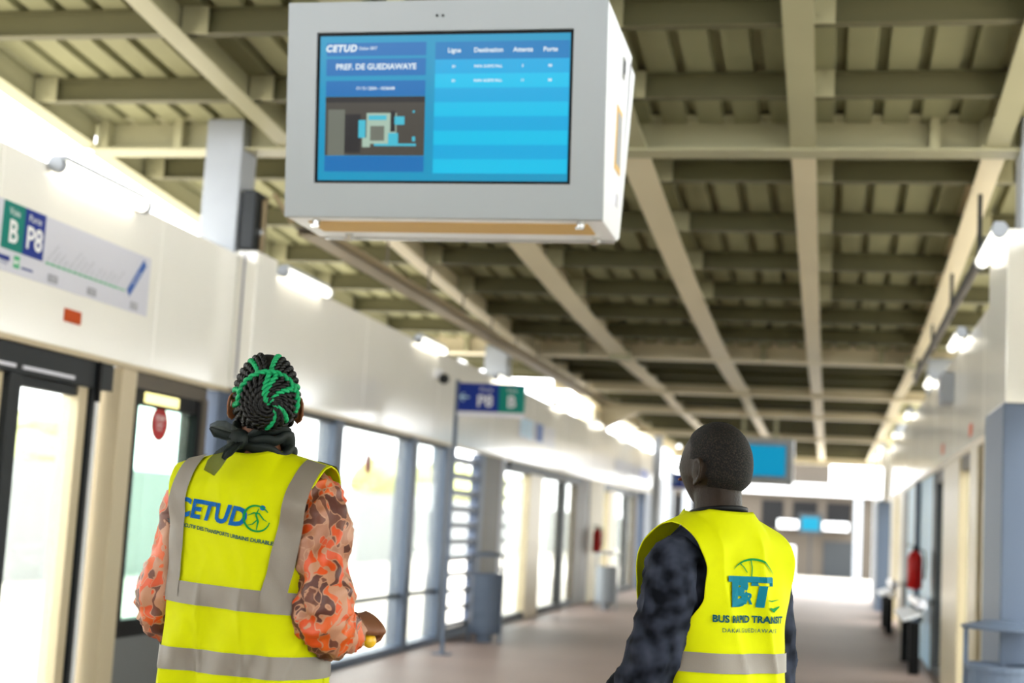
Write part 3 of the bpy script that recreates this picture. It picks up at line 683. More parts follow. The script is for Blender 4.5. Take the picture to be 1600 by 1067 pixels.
# orange leaf print of the blouse: layered distorted cells
m = mat('orange and brown printed chiffon', lin(222, 160, 130), .5); t, b = cloth_nodes(m); M['print'] = m
tc = t.nodes.new('ShaderNodeTexCoord'); nz = t.nodes.new('ShaderNodeTexNoise'); nz.inputs['Scale'].default_value = 16; nz.inputs['Detail'].default_value = 1.5
mp = t.nodes.new('ShaderNodeMapping'); mp.inputs['Scale'].default_value = (38, 38, 12); mp.inputs['Rotation'].default_value = (.3, .5, .2)
ad = t.nodes.new('ShaderNodeMix'); ad.data_type = 'RGBA'; ad.blend_type = 'LINEAR_LIGHT'; ad.inputs[0].default_value = .06
t.links.new(tc.outputs['Object'], nz.inputs['Vector']); t.links.new(tc.outputs['Object'], ad.inputs[6]); t.links.new(nz.outputs['Color'], ad.inputs[7]); t.links.new(ad.outputs[2], mp.inputs['Vector'])
vo = t.nodes.new('ShaderNodeTexVoronoi'); vo.feature = 'F1'; vo.inputs['Scale'].default_value = 1.0; t.links.new(mp.outputs[0], vo.inputs['Vector'])
ve = t.nodes.new('ShaderNodeTexVoronoi'); ve.feature = 'DISTANCE_TO_EDGE'; ve.inputs['Scale'].default_value = 1.0; t.links.new(mp.outputs[0], ve.inputs['Vector'])
rc = t.nodes.new('ShaderNodeValToRGB'); rc.color_ramp.interpolation = 'CONSTANT'; e = rc.color_ramp.elements
e[0].position = 0; e[0].color = lin(192, 66, 2); e[1].position = .24; e[1].color = lin(80, 38, 28)
for p, c in ((.36, lin(168, 118, 90)), (.58, lin(194, 78, 6)), (.70, lin(152, 100, 74)), (.86, lin(100, 54, 38))): q = e.new(p); q.color = c
sp = t.nodes.new('ShaderNodeSeparateColor'); t.links.new(vo.outputs['Color'], sp.inputs[0]); t.links.new(sp.outputs[0], rc.inputs[0])
re_ = t.nodes.new('ShaderNodeValToRGB'); re_.color_ramp.elements[0].position = .03; re_.color_ramp.elements[1].position = .06
t.links.new(ve.outputs['Distance'], re_.inputs[0])
mx = t.nodes.new('ShaderNodeMix'); mx.data_type = 'RGBA'; mx.inputs[6].default_value = lin(168, 120, 92)
t.links.new(re_.outputs[0], mx.inputs[0]); t.links.new(rc.outputs[0], mx.inputs[7]); t.links.new(mx.outputs[2], b.inputs['Base Color'])
# dark blue check shirt
m = mat('navy checked shirt cloth', lin(44, 48, 60), .85, spec=.08); t, b = cloth_nodes(m); M['check'] = m
tc = t.nodes.new('ShaderNodeTexCoord'); acc = None
for src in ('noise', 'X', 'Z'):
    if src == 'noise':
        q = t.nodes.new('ShaderNodeTexNoise'); q.inputs['Scale'].default_value = 17; q.inputs['Detail'].default_value = 2; t.links.new(tc.outputs['Object'], q.inputs['Vector']); wg = .84
    else:
        q = t.nodes.new('ShaderNodeTexWave'); q.bands_direction = src; q.inputs['Scale'].default_value = 7.5; q.inputs['Distortion'].default_value = 1.5; q.inputs['Detail'].default_value = 1; wg = .08
        mp = t.nodes.new('ShaderNodeMapping'); mp.inputs['Rotation'].default_value = (.1, .3, .3); t.links.new(tc.outputs['Object'], mp.inputs[0]); t.links.new(mp.outputs[0], q.inputs['Vector'])
    mm = t.nodes.new('ShaderNodeMath'); mm.operation = 'MULTIPLY_ADD'; mm.inputs[1].default_value = wg; mm.inputs[2].default_value = 0
    t.links.new(q.outputs['Fac'], mm.inputs[0])
    if acc: t.links.new(acc.outputs[0], mm.inputs[2])
    acc = mm
rr = t.nodes.new('ShaderNodeValToRGB'); e = rr.color_ramp.elements; e[0].position = .34; e[0].color = lin(7, 9, 15); e[1].position = .7; e[1].color = lin(54, 58, 72)
t.links.new(acc.outputs[0], rr.inputs[0]); t.links.new(rr.outputs[0], b.inputs['Base Color'])
# cropped hair: fine dark speckle
m = mat('cropped black hair', lin(20, 18, 17), .7, spec=.2, bump=.5, bscale=420); t, b = cloth_nodes(m); M['crop'] = m
tc = t.nodes.new('ShaderNodeTexCoord'); n1 = t.nodes.new('ShaderNodeTexNoise'); n1.inputs['Scale'].default_value = 260; n1.inputs['Detail'].default_value = 2
t.links.new(tc.outputs['Object'], n1.inputs['Vector']); rr = t.nodes.new('ShaderNodeValToRGB'); e = rr.color_ramp.elements
e[0].position = .46; e[0].color = lin(3, 3, 3); e[1].position = .72; e[1].color = lin(48, 38, 31); t.links.new(n1.outputs['Fac'], rr.inputs[0]); t.links.new(rr.outputs[0], b.inputs['Base Color'])

def head_point(d, sx=1., grow=0.):
    """skull and face surface in the direction d; head axes x right, y towards the face, z up"""
    x, y, z = d.x*.0755*sx, d.y*.097, d.z*.112
    t = max(0., min(1., (-d.z-.12)/.75)); t = t*t*(3-2*t)
    x *= 1-.30*t
    if d.y < 0: y *= 1-.52*t; z *= 1-.12*t*(-d.y)
    else: y *= 1-.06*t
    if d.y < 0 and d.z > -.2: y *= 1.02
    G = lambda a, b, s: math.exp(-((d.x-a)**2+(d.z-b)**2)/(s*s)) if d.y > 0 else 0
    o = .024*G(0, -.2, .1)+.012*G(0, -.02, .085)+.005*(G(.25, .22, .2)+G(-.25, .22, .2))-.009*(G(.36, .02, .15)+G(-.36, .02, .15))
    o += .008*G(0, -.47, .13)+.007*G(0, -.82, .16)+.005*(G(.5, -.2, .2)+G(-.5, -.2, .2))+.009*(G(.08, -.23, .06)+G(-.08, -.23, .06))
    p = Vector((x, y, z)); p += d*grow; p.y += o; return p
def head_shell(b, fr, nu=56, nv=40, **kw):
    rings = []
    for i in range(nv+1):
        th = math.pi*(i+.01)/(nv+.02)
        rings.append([fr(head_point(Vector((math.sin(th)*math.cos(2*math.pi*k/nu), math.sin(th)*math.sin(2*math.pi*k/nu), -math.cos(th))), **kw)) for k in range(nu)])
    b.loft(rings)
def frame(origin, yaw, pitch, sc_=1.):
    m = Matrix.Translation(Vector(origin)) @ Matrix.Rotation(yaw, 4, 'Z') @ Matrix.Rotation(pitch, 4, 'X') @ Matrix.Scale(sc_, 4)
    return lambda p: m @ Vector(p)
def ear(b, fr, s, sc_=1.):
    # s = side; C shaped rim, bowl and lobe, standing off the head
    def E(u, v, o): return fr((s*(.0745+o*.9+.006*max(0, -u*40)), -.012-o*.55+u, -.012+v))
    pts = [E(.016*sc_*math.cos(R(a))-.002, .031*sc_*math.sin(R(a)), .011+.006*math.sin(R(a))*0+.006*(1-math.cos(R(a)))) for a in range(-100, 131, 16)][0:]
    pts = [E(.017*sc_*math.cos(R(180-a))*-1*-1, .031*sc_*math.sin(R(a)), .006+.005*(1+math.cos(R(a)))) for a in range(-110, 160, 15)]
    b.tube(pts, [.0042]*3+[.005]*(len(pts)-3), 8)
    pts2 = [E(.008*math.cos(R(180-a)), .018*math.sin(R(a)), .009) for a in range(-100, 120, 20)]
    b.tube(pts2, .0035, 6)
    b.ball(fr((s*.078, -.014, -.014)), (.009, .015, .028), 14, 10)
    b.ball(E(-.004, -.031, .007), .0065, 10, 8)
def hand(b, wrist, fwd, side, upv, curl=.6, s=1.):
    """palm, four fingers and thumb; fwd along the forearm, side towards the thumb, upv = back of hand"""
    f = Vector(fwd).normalized(); sd = (Vector(side)-f*f.dot(Vector(side))).normalized(); u = Vector(upv); u = (u-f*f.dot(u)-sd*sd.dot(u)).normalized(); W = Vector(wrist)
    def P(x, y, z): return W+f*x*s+sd*y*s+u*z*s
    pr = []
    for x, wd, th in ((-.012, .024, .02), (.012, .03, .018), (.045, .039, .0165), (.08, .041, .0145), (.092, .036, .011)):
        pr.append([P(x, wd*math.cos(2*math.pi*k/16), th*math.sin(2*math.pi*k/16)) for k in range(16)])
    b.loft(pr)
    for k, (y, L, r) in enumerate(((.031, .072, .0088), (.0105, .08, .0092), (-.0105, .074, .0088), (-.030, .058, .0078))):
        base = P(.078, y, .002); pts = [P(.06, y*.95, 0), base]; ang = 0; p = base
        for seg, bend in ((.45, curl*1.25), (.32, curl*1.5), (.23, curl*1.1)):
            ang += bend; p = p+(f*math.cos(ang)-u*math.sin(ang))*L*seg*s*1.05; pts.append(p)
        b.limb(pts, [r*s, r*s, r*.97*s, r*.9*s, r*.78*s], 10, 4)
    tp = [P(.015, .02, -.004), P(.038, .043, -.012), P(.066, .050-.012*curl, -.022-.012*curl), P(.088, .044-.03*curl, -.03-.018*curl)]
    b.limb(tp, [.013*s, .0115*s, .0098*s, .0082*s], 10, 4)
def fuse(b, name, material, parent, voxel=.0055, smooth=3):
    """joins overlapping lofts into one continuous skin"""
    me = b.mesh('tmp'); o = bpy.data.objects.new('tmp', me); COL.objects.link(o)
    r = o.modifiers.new('r', 'REMESH'); r.mode = 'VOXEL'; r.voxel_size = voxel
    q = o.modifiers.new('q', 'SMOOTH'); q.factor = .5; q.iterations = smooth
    dg = bpy.context.evaluated_depsgraph_get(); m2 = bpy.data.meshes.new_from_object(o.evaluated_get(dg))
    bpy.data.objects.remove(o); bpy.data.meshes.remove(me); m2.name = name; m2.materials.clear(); m2.materials.append(material)
    m2.polygons.foreach_set('use_smooth', [True]*len(m2.polygons))
    return place(name, m2, parent)
def torso_rings(tab, n=28, p=2.3):
    out = []
    for z, a, bb, cy in tab:
        ring = []
        for k in range(n):
            an = 2*math.pi*k/n; c, s_ = math.cos(an), math.sin(an)
            ring.append(Vector((a*math.copysign(abs(c)**(2/p), c), cy+bb*math.copysign(abs(s_)**(2/p), s_), z)))
        out.append(ring)
    return out
def wrinkle(b, n0, fn):
    for i in range(n0, len(b.v)): b.v[i] = tuple(fn(Vector(b.v[i])))

class Vest:
    """hi-viz vest surface: S(x, z, side) is a point on the back (side -1) or front (side +1)"""
    def __init__(s, A, B, CY, HW, z_arm, z_bend, neck, ztop, slope, zhem, fold, front_hw=None, dip=.012):
        s.dip = dip
        s.A, s.B, s.CY, s.HW = A, B, CY, HW; s.z_arm, s.z_bend, s.neck, s.ztop0, s.slope, s.zhem, s.fold = z_arm, z_bend, neck, ztop, slope, zhem, fold
        s.FHW = front_hw or HW
    def ztop(s, x): return s.ztop0-max(0, abs(x)-s.neck)*s.slope
    def S(s, x, z, side=-1, off=0.):
        A = interp(s.A, z)+off; B = interp(s.B, z)+off; q = min(abs(x)/A, .99999)
        k = (1-q**2.4)**(1/2.4)
        if z > s.z_bend:
            t = min(1, (z-s.z_bend)/(s.ztop(x)+.05*max(0, 1-(x/(s.neck*1.25))**2)-s.z_bend+off)); B = B*math.sqrt(max(0, 1-t**2.2))
        f = s.fold(x, z, side)*k
        return Vector((x, interp(s.CY, z)+side*(B*k+f), z))
    def build(s, parent):
        b = MB(); nx = 96; nz = 90
        for side in (-1, 1):
            H = s.HW if side < 0 else s.FHW; rows = []
            for i in range(nz+1):
                v = i/nz; row = []; zz = s.zhem+(s.ztop0-s.zhem)*v; Az = interp(s.A, zz)
                hl, hr = (min(Az, h) for h in H(zz)) if zz > s.z_arm else (Az, Az)
                for j in range(nx+1):
                    u = -1+2*j/nx; x = (hr if u > 0 else hl)*math.copysign(math.sin(abs(u)*math.pi/2)**.84, u)
                    zt = s.ztop(x)
                    if abs(x) < s.neck: zt -= (s.dip if side < 0 else .09)*(1-(abs(x)/s.neck)**2)
                    z = zz if zz < s.z_bend else s.z_bend+(zt-s.z_bend)*(zz-s.z_bend)/(s.ztop0-s.z_bend)
                    row.append(s.S(x, z, side))
                rows.append(row)
            b.grid(rows if side < 0 else [r[::-1] for r in rows])
        me = b.mesh('vest'); me.materials.append(M['hiviz']); me.polygons.foreach_set('use_smooth', [True]*len(me.polygons))
        o = place('vest', me, parent); w_ = o.modifiers.new('w', 'WELD'); w_.merge_threshold = .0025
        sd = o.modifiers.new('s', 'SOLIDIFY'); sd.thickness = .003; sd.offset = -1
        return o
    def band(s, z0, z1, vest, tilt=lambda x: 0):
        rings = []; n = 220
        for k in range(7):
            z = z0+(z1-z0)*k/6; ring = []
            for j in range(n):
                an = 2*math.pi*j/n; c = math.cos(an); zz = z+tilt(c*.17)
                A = interp(s.A, zz)+.004; x = A*math.copysign(abs(c)**(2/2.4), c)*.99999
                ring.append(s.S(x, zz, 1 if math.sin(an) >= 0 else -1, .004))
            rings.append(ring)
        return MB().loft(rings, False).build('reflective_band', M['silver'], vest, True)
    def strap(s, xb, xt, wd, z0, vest, side=-1):
        rows = []; zt = s.ztop(xt)-.0
        for i in range(61):
            v = i/60; x = xb+(xt-xb)*v; row = []
            for j in range(13):
                xx = x+wd*(j/12-.5); z = z0+(s.ztop(xx)-z0)*v; row.append(s.S(xx, z, side, .0052))
            rows.append(row)
        return MB().grid(rows if side < 0 else [r[::-1] for r in rows]).build('reflective_strap', M['silver'], vest, True)
def sleeve(name, material, parent, pts, rad, amp, freq, seed, n=28, cuff=True):
    b = MB(); b.limb(pts, rad, n, 14)
    def f(p):
        a_ = Vector((p.x*1.5, p.y*1.5, p.z*.6)); d = (.7-abs(noise.noise(a_*freq*1.25+Vector((seed, 0, 0))))*2.2)*amp*.8+noise.noise(p*freq*.7+Vector((0, seed, 0)))*amp*.6
        # push along the direction away from the limb axis
        best = None
        for a, c in zip(pts, pts[1:]):
            a = Vector(a); c = Vector(c); ab = c-a; t = max(0, min(1, (p-a).dot(ab)/ab.dot(ab))); q = a+ab*t
            if best is None or (p-q).length < best[0]: best = ((p-q).length, p-q)
        return p+best[1].normalized()*d if best[0] > 1e-5 else p
    wrinkle(b, 0, f); return b.build(name, material, parent, True)

# ================================================================== the woman
woman = thing('person', 'woman in a yellow vest with black and green braids, seen from behind, looking up', 'person', (-1.338, 3.36, 0), R(-5))
Hw = (-.004, .012, 1.671); hyaw, hpit = R(27), R(16)
fr_w = frame(Hw, hyaw, hpit, .97)
b = MB()
b.loft(torso_rings([(.80, .15, .11, .0), (.9, .165, .12, 0), (1.0, .155, .11, 0), (1.12, .125, .09, 0), (1.25, .14, .095, 0), (1.36, .15, .095, -.005), (1.43, .15, .085, -.01), (1.475, .11, .07, -.012), (1.51, .06, .055, -.01)]))
b.limb([(0, -.012, 1.46), (0, -.005, 1.56), (-.006, .012, 1.64)], [.056, .05, .05], 20)
head_shell(b, fr_w, sx=.96)
for s in (-1, 1): ear(b, lambda p: fr_w((p[0]*.98, p[1], p[2])), s, .95)
for s in (-1, 1):
    b.limb([(s*.085, 0, .86), (s*.09, .01, .48), (s*.09, -.01, .09)], [.085, .06, .04], 16); b.limb([(s*.09, -.03, .045), (s*.09, .06, .04), (s*.095, .14, .03)], [.035, .032, .025], 12)
RSH, REL, RWR = (.165, -.01, 1.43), (.212, -.055, 1.165), (.230, .09, 1.148)
LSH, LEL, LWR = (-.165, -.01, 1.43), (-.21, -.03, 1.17), (-.175, .18, 1.16)
b.limb([(.1, -.01, 1.42), RSH, ((RSH[0]+REL[0])/2, -.035, 1.29), REL], [.05, .05, .043, .037], 16)
b.limb([REL, (.219, .02, 1.158), RWR], [.037, .036, .025], 16)
b.limb([(-.1, -.01, 1.42), LSH, ((LSH[0]+LEL[0])/2, -.03, 1.30), LEL], [.05, .05, .043, .037], 16)
b.limb([LEL, (-.2, .08, 1.165), LWR], [.037, .036, .025], 16)
hand(b, RWR, (.3, 1, .05), (-.75, .2, .55), (.75, -.1, .6), 1.0, 1.0)
hand(b, LWR, (.5, 1, 0), (.6, 0, .8), (-.6, 0, .8), .8, .9)
body = fuse(b, 'body', M['skin_w'], woman, .005)
for s in (-1, 1):
    e_ = MB().ball(fr_w((s*.031, .0725, .004)), .0125, 14, 10).build('eye', M['eye'], woman, True); MB().ball(fr_w((s*.031, .0822, .006)), .0052, 10, 8).build('iris', M['iris'], e_, True)
MB().tube([fr_w((-.022, .091, -.055)), fr_w((0, .1, -.053)), fr_w((.022, .091, -.055))], [.003, .006, .003], 8).build('lips', M['lips'], woman, True)
b = MB(); b.ball((.236, .15, 1.118), (.019, .03, .02), 14, 10); b.ball((.256, .135, 1.112), (.016, .022, .017), 14, 10); held = tag(b.build('held_object', M['gold'], None, True), 'small rounded yellow object held in the right fist of the braided woman', 'held object')
held.location = woman.location; held.rotation_euler = woman.rotation_euler
# blouse torso, skirt, shoes
b = MB(); b.loft(torso_rings([(.86, .178, .13, 0), (1.0, .165, .118, 0), (1.12, .14, .1, 0), (1.3, .152, .102, -.003), (1.42, .155, .094, -.01), (1.47, .115, .078, -.012), (1.5, .07, .064, -.01)])); b.build('blouse', M['print'], woman, True)
b = MB(); b.loft(torso_rings([(.12, .2, .19, .01), (.4, .2, .17, .0), (.75, .192, .148, 0), (.95, .17, .124, 0)])); b.build('skirt', M['print'], woman, True)
for s in (-1, 1):
    b = MB(); b.limb([(s*.09, -.04, .04), (s*.09, .05, .04), (s*.098, .16, .03)], [.042, .04, .032], 14); b.box(s*.09-.04, s*.09+.04, -.085, .19, 0, .014); b.build('shoe', M['shoe'], woman, True)
sleeve('sleeve', M['print'], woman, [(.15, -.01, 1.46), (.18, -.02, 1.40), (.198, -.04, 1.28), (.212, -.06, 1.205), (.216, -.045, 1.152), (.22, .015, 1.138), (.23, .07, 1.143)], [.05, .06, .06, .062, .062, .056, .034], .02, 19, 3)
sleeve('sleeve', M['print'], woman, [(-.15, -.01, 1.46), (-.18, -.015, 1.40), (-.195, -.02, 1.28), (-.215, -.03, 1.2), (-.215, -.0, 1.155), (-.21, .08, 1.15), (-.185, .15, 1.16)], [.05, .056, .06, .062, .064, .056, .036], .016, 19, 9)
# vest
def fold_w(x, z, side):
    h = smoothstep(1.25, .95, z)
    f = .017*h*math.sin(x*46+1.6*math.sin(z*8))+.009*math.sin(x*23+z*5)*smoothstep(1.5, 1.3, z)
    f += .012*(1-abs(math.sin(x*33+1.3+2.2*noise.noise(Vector((x*4, z*3, 2))))))**3*smoothstep(1.36, 1.12, z)+.010*noise.noise(Vector((x*9, z*7, side*3.1)))+.007*noise.noise(Vector((x*26+z*14, z*13, side)))
    return f*smoothstep(1.53, 1.44, z)
vw = Vest(A=[(.7, .215), (1.0, .205), (1.15, .195), (1.28, .190), (1.36, .205), (1.44, .25), (1.56, .30)],
          B=[(.7, .165), (1.0, .15), (1.15, .135), (1.3, .132), (1.42, .125), (1.55, .10)],
          CY=[(.7, 0), (1.2, -.005), (1.45, -.008), (1.55, -.004)],
          HW=lambda z: (interp([(1.26, .192), (1.31, .172), (1.36, .166), (1.43, .18), (1.5, .198), (1.53, .204)], z), interp([(1.26, .192), (1.30, .152), (1.34, .140), (1.40, .155), (1.46, .172), (1.5, .185), (1.53, .189)], z)),
          z_arm=1.265, z_bend=1.40, neck=.062, ztop=1.552, slope=.24, zhem=.76, fold=fold_w)
vest = vw.build(woman)
vw.band(1.182, 1.232, vest, lambda x: -.05*x); vw.band(1.035, 1.085, vest, lambda x: -.02*x); 
vw.strap(-.152, -.150, .05, 1.20, vest); vw.strap(.118, .163, .05, 1.19, vest)
vw.strap(-.12, -.150, .05, 1.20, vest, 1); vw.strap(.12, .163, .05, 1.20, vest, 1)
VS = lambda v, x0, z0, tilt=0.: (lambda x, y: v.S(x0+x, z0+y-tilt*x, -1, .0035))
sh = [text2d('CETUD', .060, .0024, .22, 'CENTER', 1.04)]
ink('lettering', sh, VS(vw, -.056, 1.398, .10), M['vestblue'], vest)
ink('lettering', [text2d('CONSEIL EXÉCUTIF DES TRANSPORTS URBAINS DURABLES', .0118, .0004)], VS(vw, -.040, 1.354, .13), M['vestdark'], vest)
ring = arc2d(0, 0, .029, 35, 350, 30)
ink('printed_logo', [stroke2d(ring, [.0025+.003*math.sin(math.pi*i/30) for i in range(31)])], VS(vw, .070, 1.390, .1), M['vestgreen'], vest)
ink('printed_logo', [stroke2d([(.004, .022), (-.001, .008), (.004, -.006), (.001, -.026)], [.002, .005, .005, .002]), stroke2d([(-.02, .004), (-.006, .012), (.006, .012), (.016, .0), (.024, -.004)], [.001, .004, .004, .003, .001]), stroke2d([(.001, -.004), (-.008, -.014), (-.02, -.018)], [.003, .003, .001])], VS(vw, .070, 1.390, .1), M['vestgreen'], vest)
b = arc2d(.012, .026, .006, 0, 360, 12); ink('printed_logo', [(b[:-1], [tuple(range(12))])], VS(vw, .070, 1.390, .1), M['vestblue'], vest)
# scarf at the neck, knotted on the left
b = MB()
for k, (z, r, rr) in enumerate(((1.550, .070, .018), (1.576, .064, .018), (1.602, .059, .016))):
    b.tube([(r*math.cos(a)*1.02, -.002+r*.92*math.sin(a), z-.026*max(0, math.sin(a))+.008*math.sin(3*a+k*2)+.004*math.cos(7*a+k)-.014*math.sin(a)*-1*(k == 2)) for a in [2*math.pi*i/40 for i in range(40)]], [(rr*(1+.18*math.sin(5*i/40*6.28+k)), rr*.62) for i in range(40)], 10, closed=True)
scarf = b.build('scarf', M['scarf'], woman, True)
b = MB(); b.ball((-.02, -.088, 1.571), (.026, .022, .024), 14, 10); b.build('knot', M['scarf'], scarf, True)
def ribbon(path, wds, up, material, name, parent, curlamp=.006):
    rows = []
    for i, p in enumerate(path):
        p = Vector(p); t = (Vector(path[min(i+1, len(path)-1)])-Vector(path[max(i-1, 0)])).normalized(); sd = t.cross(Vector(up)).normalized(); nn = sd.cross(t)
        rows.append([p+sd*wds[i]*(j/6-.5)+nn*curlamp*math.sin(j*1.9+i*.7)*(wds[i]/.05) for j in range(7)])
    o = MB().grid(rows).build(name, material, parent, True); q = o.modifiers.new('s', 'SOLIDIFY'); q.thickness = .0008; return o
ribbon([(-0.011, -0.092, 1.576), (-0.031, -0.102, 1.586), (-0.054, -0.104, 1.592), (-0.074, -0.102, 1.598), (-0.090, -0.099, 1.602)], [.02, .036, .044, .03, .004], (0, -1, .2), M['sheer'], 'bow_loop', scarf)
ribbon([(-0.011, -0.094, 1.579), (-0.036, -0.106, 1.580), (-0.061, -0.110, 1.586), (-0.086, -0.104, 1.596)], [.016, .034, .034, .006], (0, -1, .6), M['scarf'], 'bow_loop', scarf)
ribbon([(-0.012, -0.099, 1.570), (-0.018, -0.119, 1.554), (-0.030, -0.138, 1.532), (-0.043, -0.147, 1.508), (-0.052, -0.153, 1.488)], [.02, .028, .036, .04, .03], (0, -1, .15), M['sheer'], 'scarf_tail', scarf)
ribbon([(-0.006, -0.102, 1.566), (-0.008, -0.122, 1.552), (-0.016, -0.138, 1.536), (-0.024, -0.144, 1.522)], [.018, .024, .026, .01], (0, -1, .1), M['scarf'], 'scarf_tail', scarf)
# hair: cap, cornrow braids running into a coiled bun
hair = MB()
nu, nv = 60, 44; rows = []
for i in range(nv+1):
    th = math.pi*(.02+.96*i/nv)
    row = []
    for k in range(nu+1):
        a = 2*math.pi*k/nu; d = Vector((math.sin(th)*math.cos(a), math.sin(th)*math.sin(a), math.cos(th)))
        low = -.62 if d.y < -.3 else (-.62+(d.y+.3)*1.5 if d.y < .4 else .43+(d.y-.4)*.5)
        g_ = .006 if d.z > low else -.012
        if abs(d.x) > .72 and -.35 < d.y < .2 and d.z < .05: g_ = -.01
        row.append(fr_w(head_point(d, sx=.96, grow=g_)))
    rows.append(row)
hair.grid(rows); hair = hair.build('hair', M['scalp'], woman, True)
def braid(path, r, name, material, parent, turns=None):
    P_ = [Vector(p) for p in path]; L = sum((c-a).length for a, c in zip(P_, P_[1:])); turns = turns or max(2, L/(r*4.2)); N = max(14, int(turns*7))
    # resample
    acc = [0]
    for a, c in zip(P_, P_[1:]): acc.append(acc[-1]+(c-a).length)
    S_ = []
    for i in range(N+1):
        t = L*i/N; j = 0
        while j < len(acc)-2 and acc[j+1] < t: j += 1
        S_.append(P_[j].lerp(P_[j+1], (t-acc[j])/max(1e-6, acc[j+1]-acc[j])))
    b = MB(); nrm = None; fr_ = []
    for i, p in enumerate(S_):
        t = (S_[min(i+1, N)]-S_[max(i-1, 0)]).normalized(); nrm = t.orthogonal() if nrm is None else nrm; nrm = (nrm-t*nrm.dot(t)).normalized(); fr_.append((p, nrm.copy(), t.cross(nrm)))
    for s in (0, math.pi):
        b.tube([p+(u*math.cos(turns*2*math.pi*i/N+s)+v*math.sin(turns*2*math.pi*i/N+s))*r*.5 for i, (p, u, v) in enumerate(fr_)], [r*.68*(.75+.25*min(1, min(i, N-i)/3)) for i in range(N+1)], 6)
    return b.build(name, material, parent, True)
# bun frame: axis points out of the back of the head
bdir = Vector((0, -.98, .08)).normalized(); bu = Vector((1, 0, 0)); bv = bu.cross(bdir).normalized()
if bv.z < 0: bv = -bv
bc = Vector((.004, -.082, .022))
def bun(u, v, h): return fr_w(bc+bu*u+bv*v+bdir*h)
RB = .066
def dome(r): return .012+.050*math.sqrt(max(0, 1-(r/(RB*1.04))**2))
b = MB(); b.loft([[bun(rr*math.cos(2*math.pi*k/30), rr*math.sin(2*math.pi*k/30), hh-.008) for k in range(30)] for rr, hh in [(RB*q, dome(RB*q)) for q in (.999, .96, .88, .75, .6, .4, .2, .02)]]); b.build('bun_core', M['hair'], hair, True)
green_at = {3: 1, 4: 1, 1: 2, 23: 2, 17: 1, 14: 1, 0: 2}
NB = 24; cu, cv = .006, -.008
for k in range(NB):
    a0 = 2*math.pi*k/NB+.55; path = []
    for i in range(15):
        t = i/14; a = a0+1.05*t**1.4; r = RB*(1-t*.93); c = t
        u, v = r*math.cos(a)+cu*c, r*math.sin(a)+cv*c
        path.append(bun(u, v, dome(min(RB*.99, r))+.001-.010*max(0, t-.75)*4*.6))
    braid(path, .0068, 'braid', M['hairgreen'] if k in (3, 4, 0, 16, 19) else M['hair'], hair)
braid([bun((RB+.004)*math.cos(a), (RB+.004)*math.sin(a), .020) for a in [R(192-212*i/30) for i in range(31)]], .0075, 'braid', M['hairgreen'], hair)
braid([bun((RB+.003)*math.cos(a), (RB+.003)*math.sin(a), .018) for a in [R(-25-135*i/24) for i in range(25)]], .0068, 'braid', M['hair'], hair)
# cornrows over the skull towards the bun
pole = bdir; pu = bu; pv = bv
for k in range(40):
    phi = 2*math.pi*(k+.5)/40; sn = math.sin(phi)
    amax = 112 if sn > .2 else (98 if sn > -.35 else 62)
    if sn <= -.35 and abs(math.cos(phi)) < .9 : amax = 50
    path = []
    for i in range(13):
        t = i/12; al = R(amax+(36-amax)*t); ph = phi+.28*(1-t)*(1 if math.cos(phi) > 0 else -1)*-1
        d = pole*math.cos(al)+(pu*math.cos(ph)+pv*math.sin(ph))*math.sin(al)
        path.append(fr_w(head_point(d, sx=.96, grow=.0075)))
    green = k in (9, 12, 17, 3, 1, 19)
    braid(path, .0062, 'braid', M['hairgreen'] if green else M['hair'], hair)

# ================================================================== the man
man = thing('person', 'man in a yellow vest over a dark checked shirt, cropped hair, head turned left', 'person', (-.275, 3.74, 0), R(40))
Hm = (.0, .012, 1.578); fr_m = frame(Hm, R(12), R(13))
b = MB()
b.loft(torso_rings([(.80, .15, .11, .0), (.9, .155, .115, 0), (1.0, .145, .11, 0), (1.12, .145, .105, 0), (1.24, .145, .105, 0), (1.32, .14, .095, -.005), (1.38, .118, .08, -.01), (1.42, .088, .068, -.012), (1.46, .064, .06, -.01)]))
b.limb([(0, -.014, 1.38), (0, -.008, 1.48), (0, .008, 1.56)], [.066, .059, .06], 20)
head_shell(b, fr_m, sx=1.04)
for s in (-1, 1): ear(b, fr_m, s)
for s in (-1, 1):
    b.limb([(s*.085, 0, .84), (s*.1, .01, .46), (s*.105, -.01, .09)], [.085, .06, .042], 16); b.limb([(s*.105, -.03, .045), (s*.11, .06, .04), (s*.12, .14, .03)], [.036, .034, .028], 12)
mLS, mLE, mLW = (-.148, -.034, 1.315), (-.215, -.04, 1.07), (-.17, .17, .965)
mRS, mRE, mRW = (.148, -.005, 1.315), (.18, -.02, 1.07), (.16, .18, .965)
for A_, B_, C_ in ((mLS, mLE, mLW), (mRS, mRE, mRW)):
    b.limb([(A_[0]*.55, -.01, 1.32), A_, tuple((Vector(A_)+Vector(B_))/2), B_], [.045, .047, .044, .038], 16); b.limb([B_, tuple((Vector(B_)*.55+Vector(C_)*.45)), C_], [.04, .039, .028], 16)
hand(b, mLW, (.5, 1, -.25), (.5, 0, .9), (-.9, .2, .4), .7); hand(b, mRW, (-.5, 1, -.25), (-.5, 0, .9), (.9, .2, .4), .7)
fuse(b, 'body', M['skin_m'], man, .005)
for s in (-1, 1):
    e_ = MB().ball(fr_m((s*.031, .0725, .004)), .0125, 14, 10).build('eye', M['eye'], man, True); MB().ball(fr_m((s*.031, .0822, .006)), .0052, 10, 8).build('iris', M['iris'], e_, True)
MB().tube([fr_m((-.024, .091, -.055)), fr_m((0, .1, -.053)), fr_m((.024, .091, -.055))], [.003, .007, .003], 8).build('lips', M['lips'], man, True)
rows = []
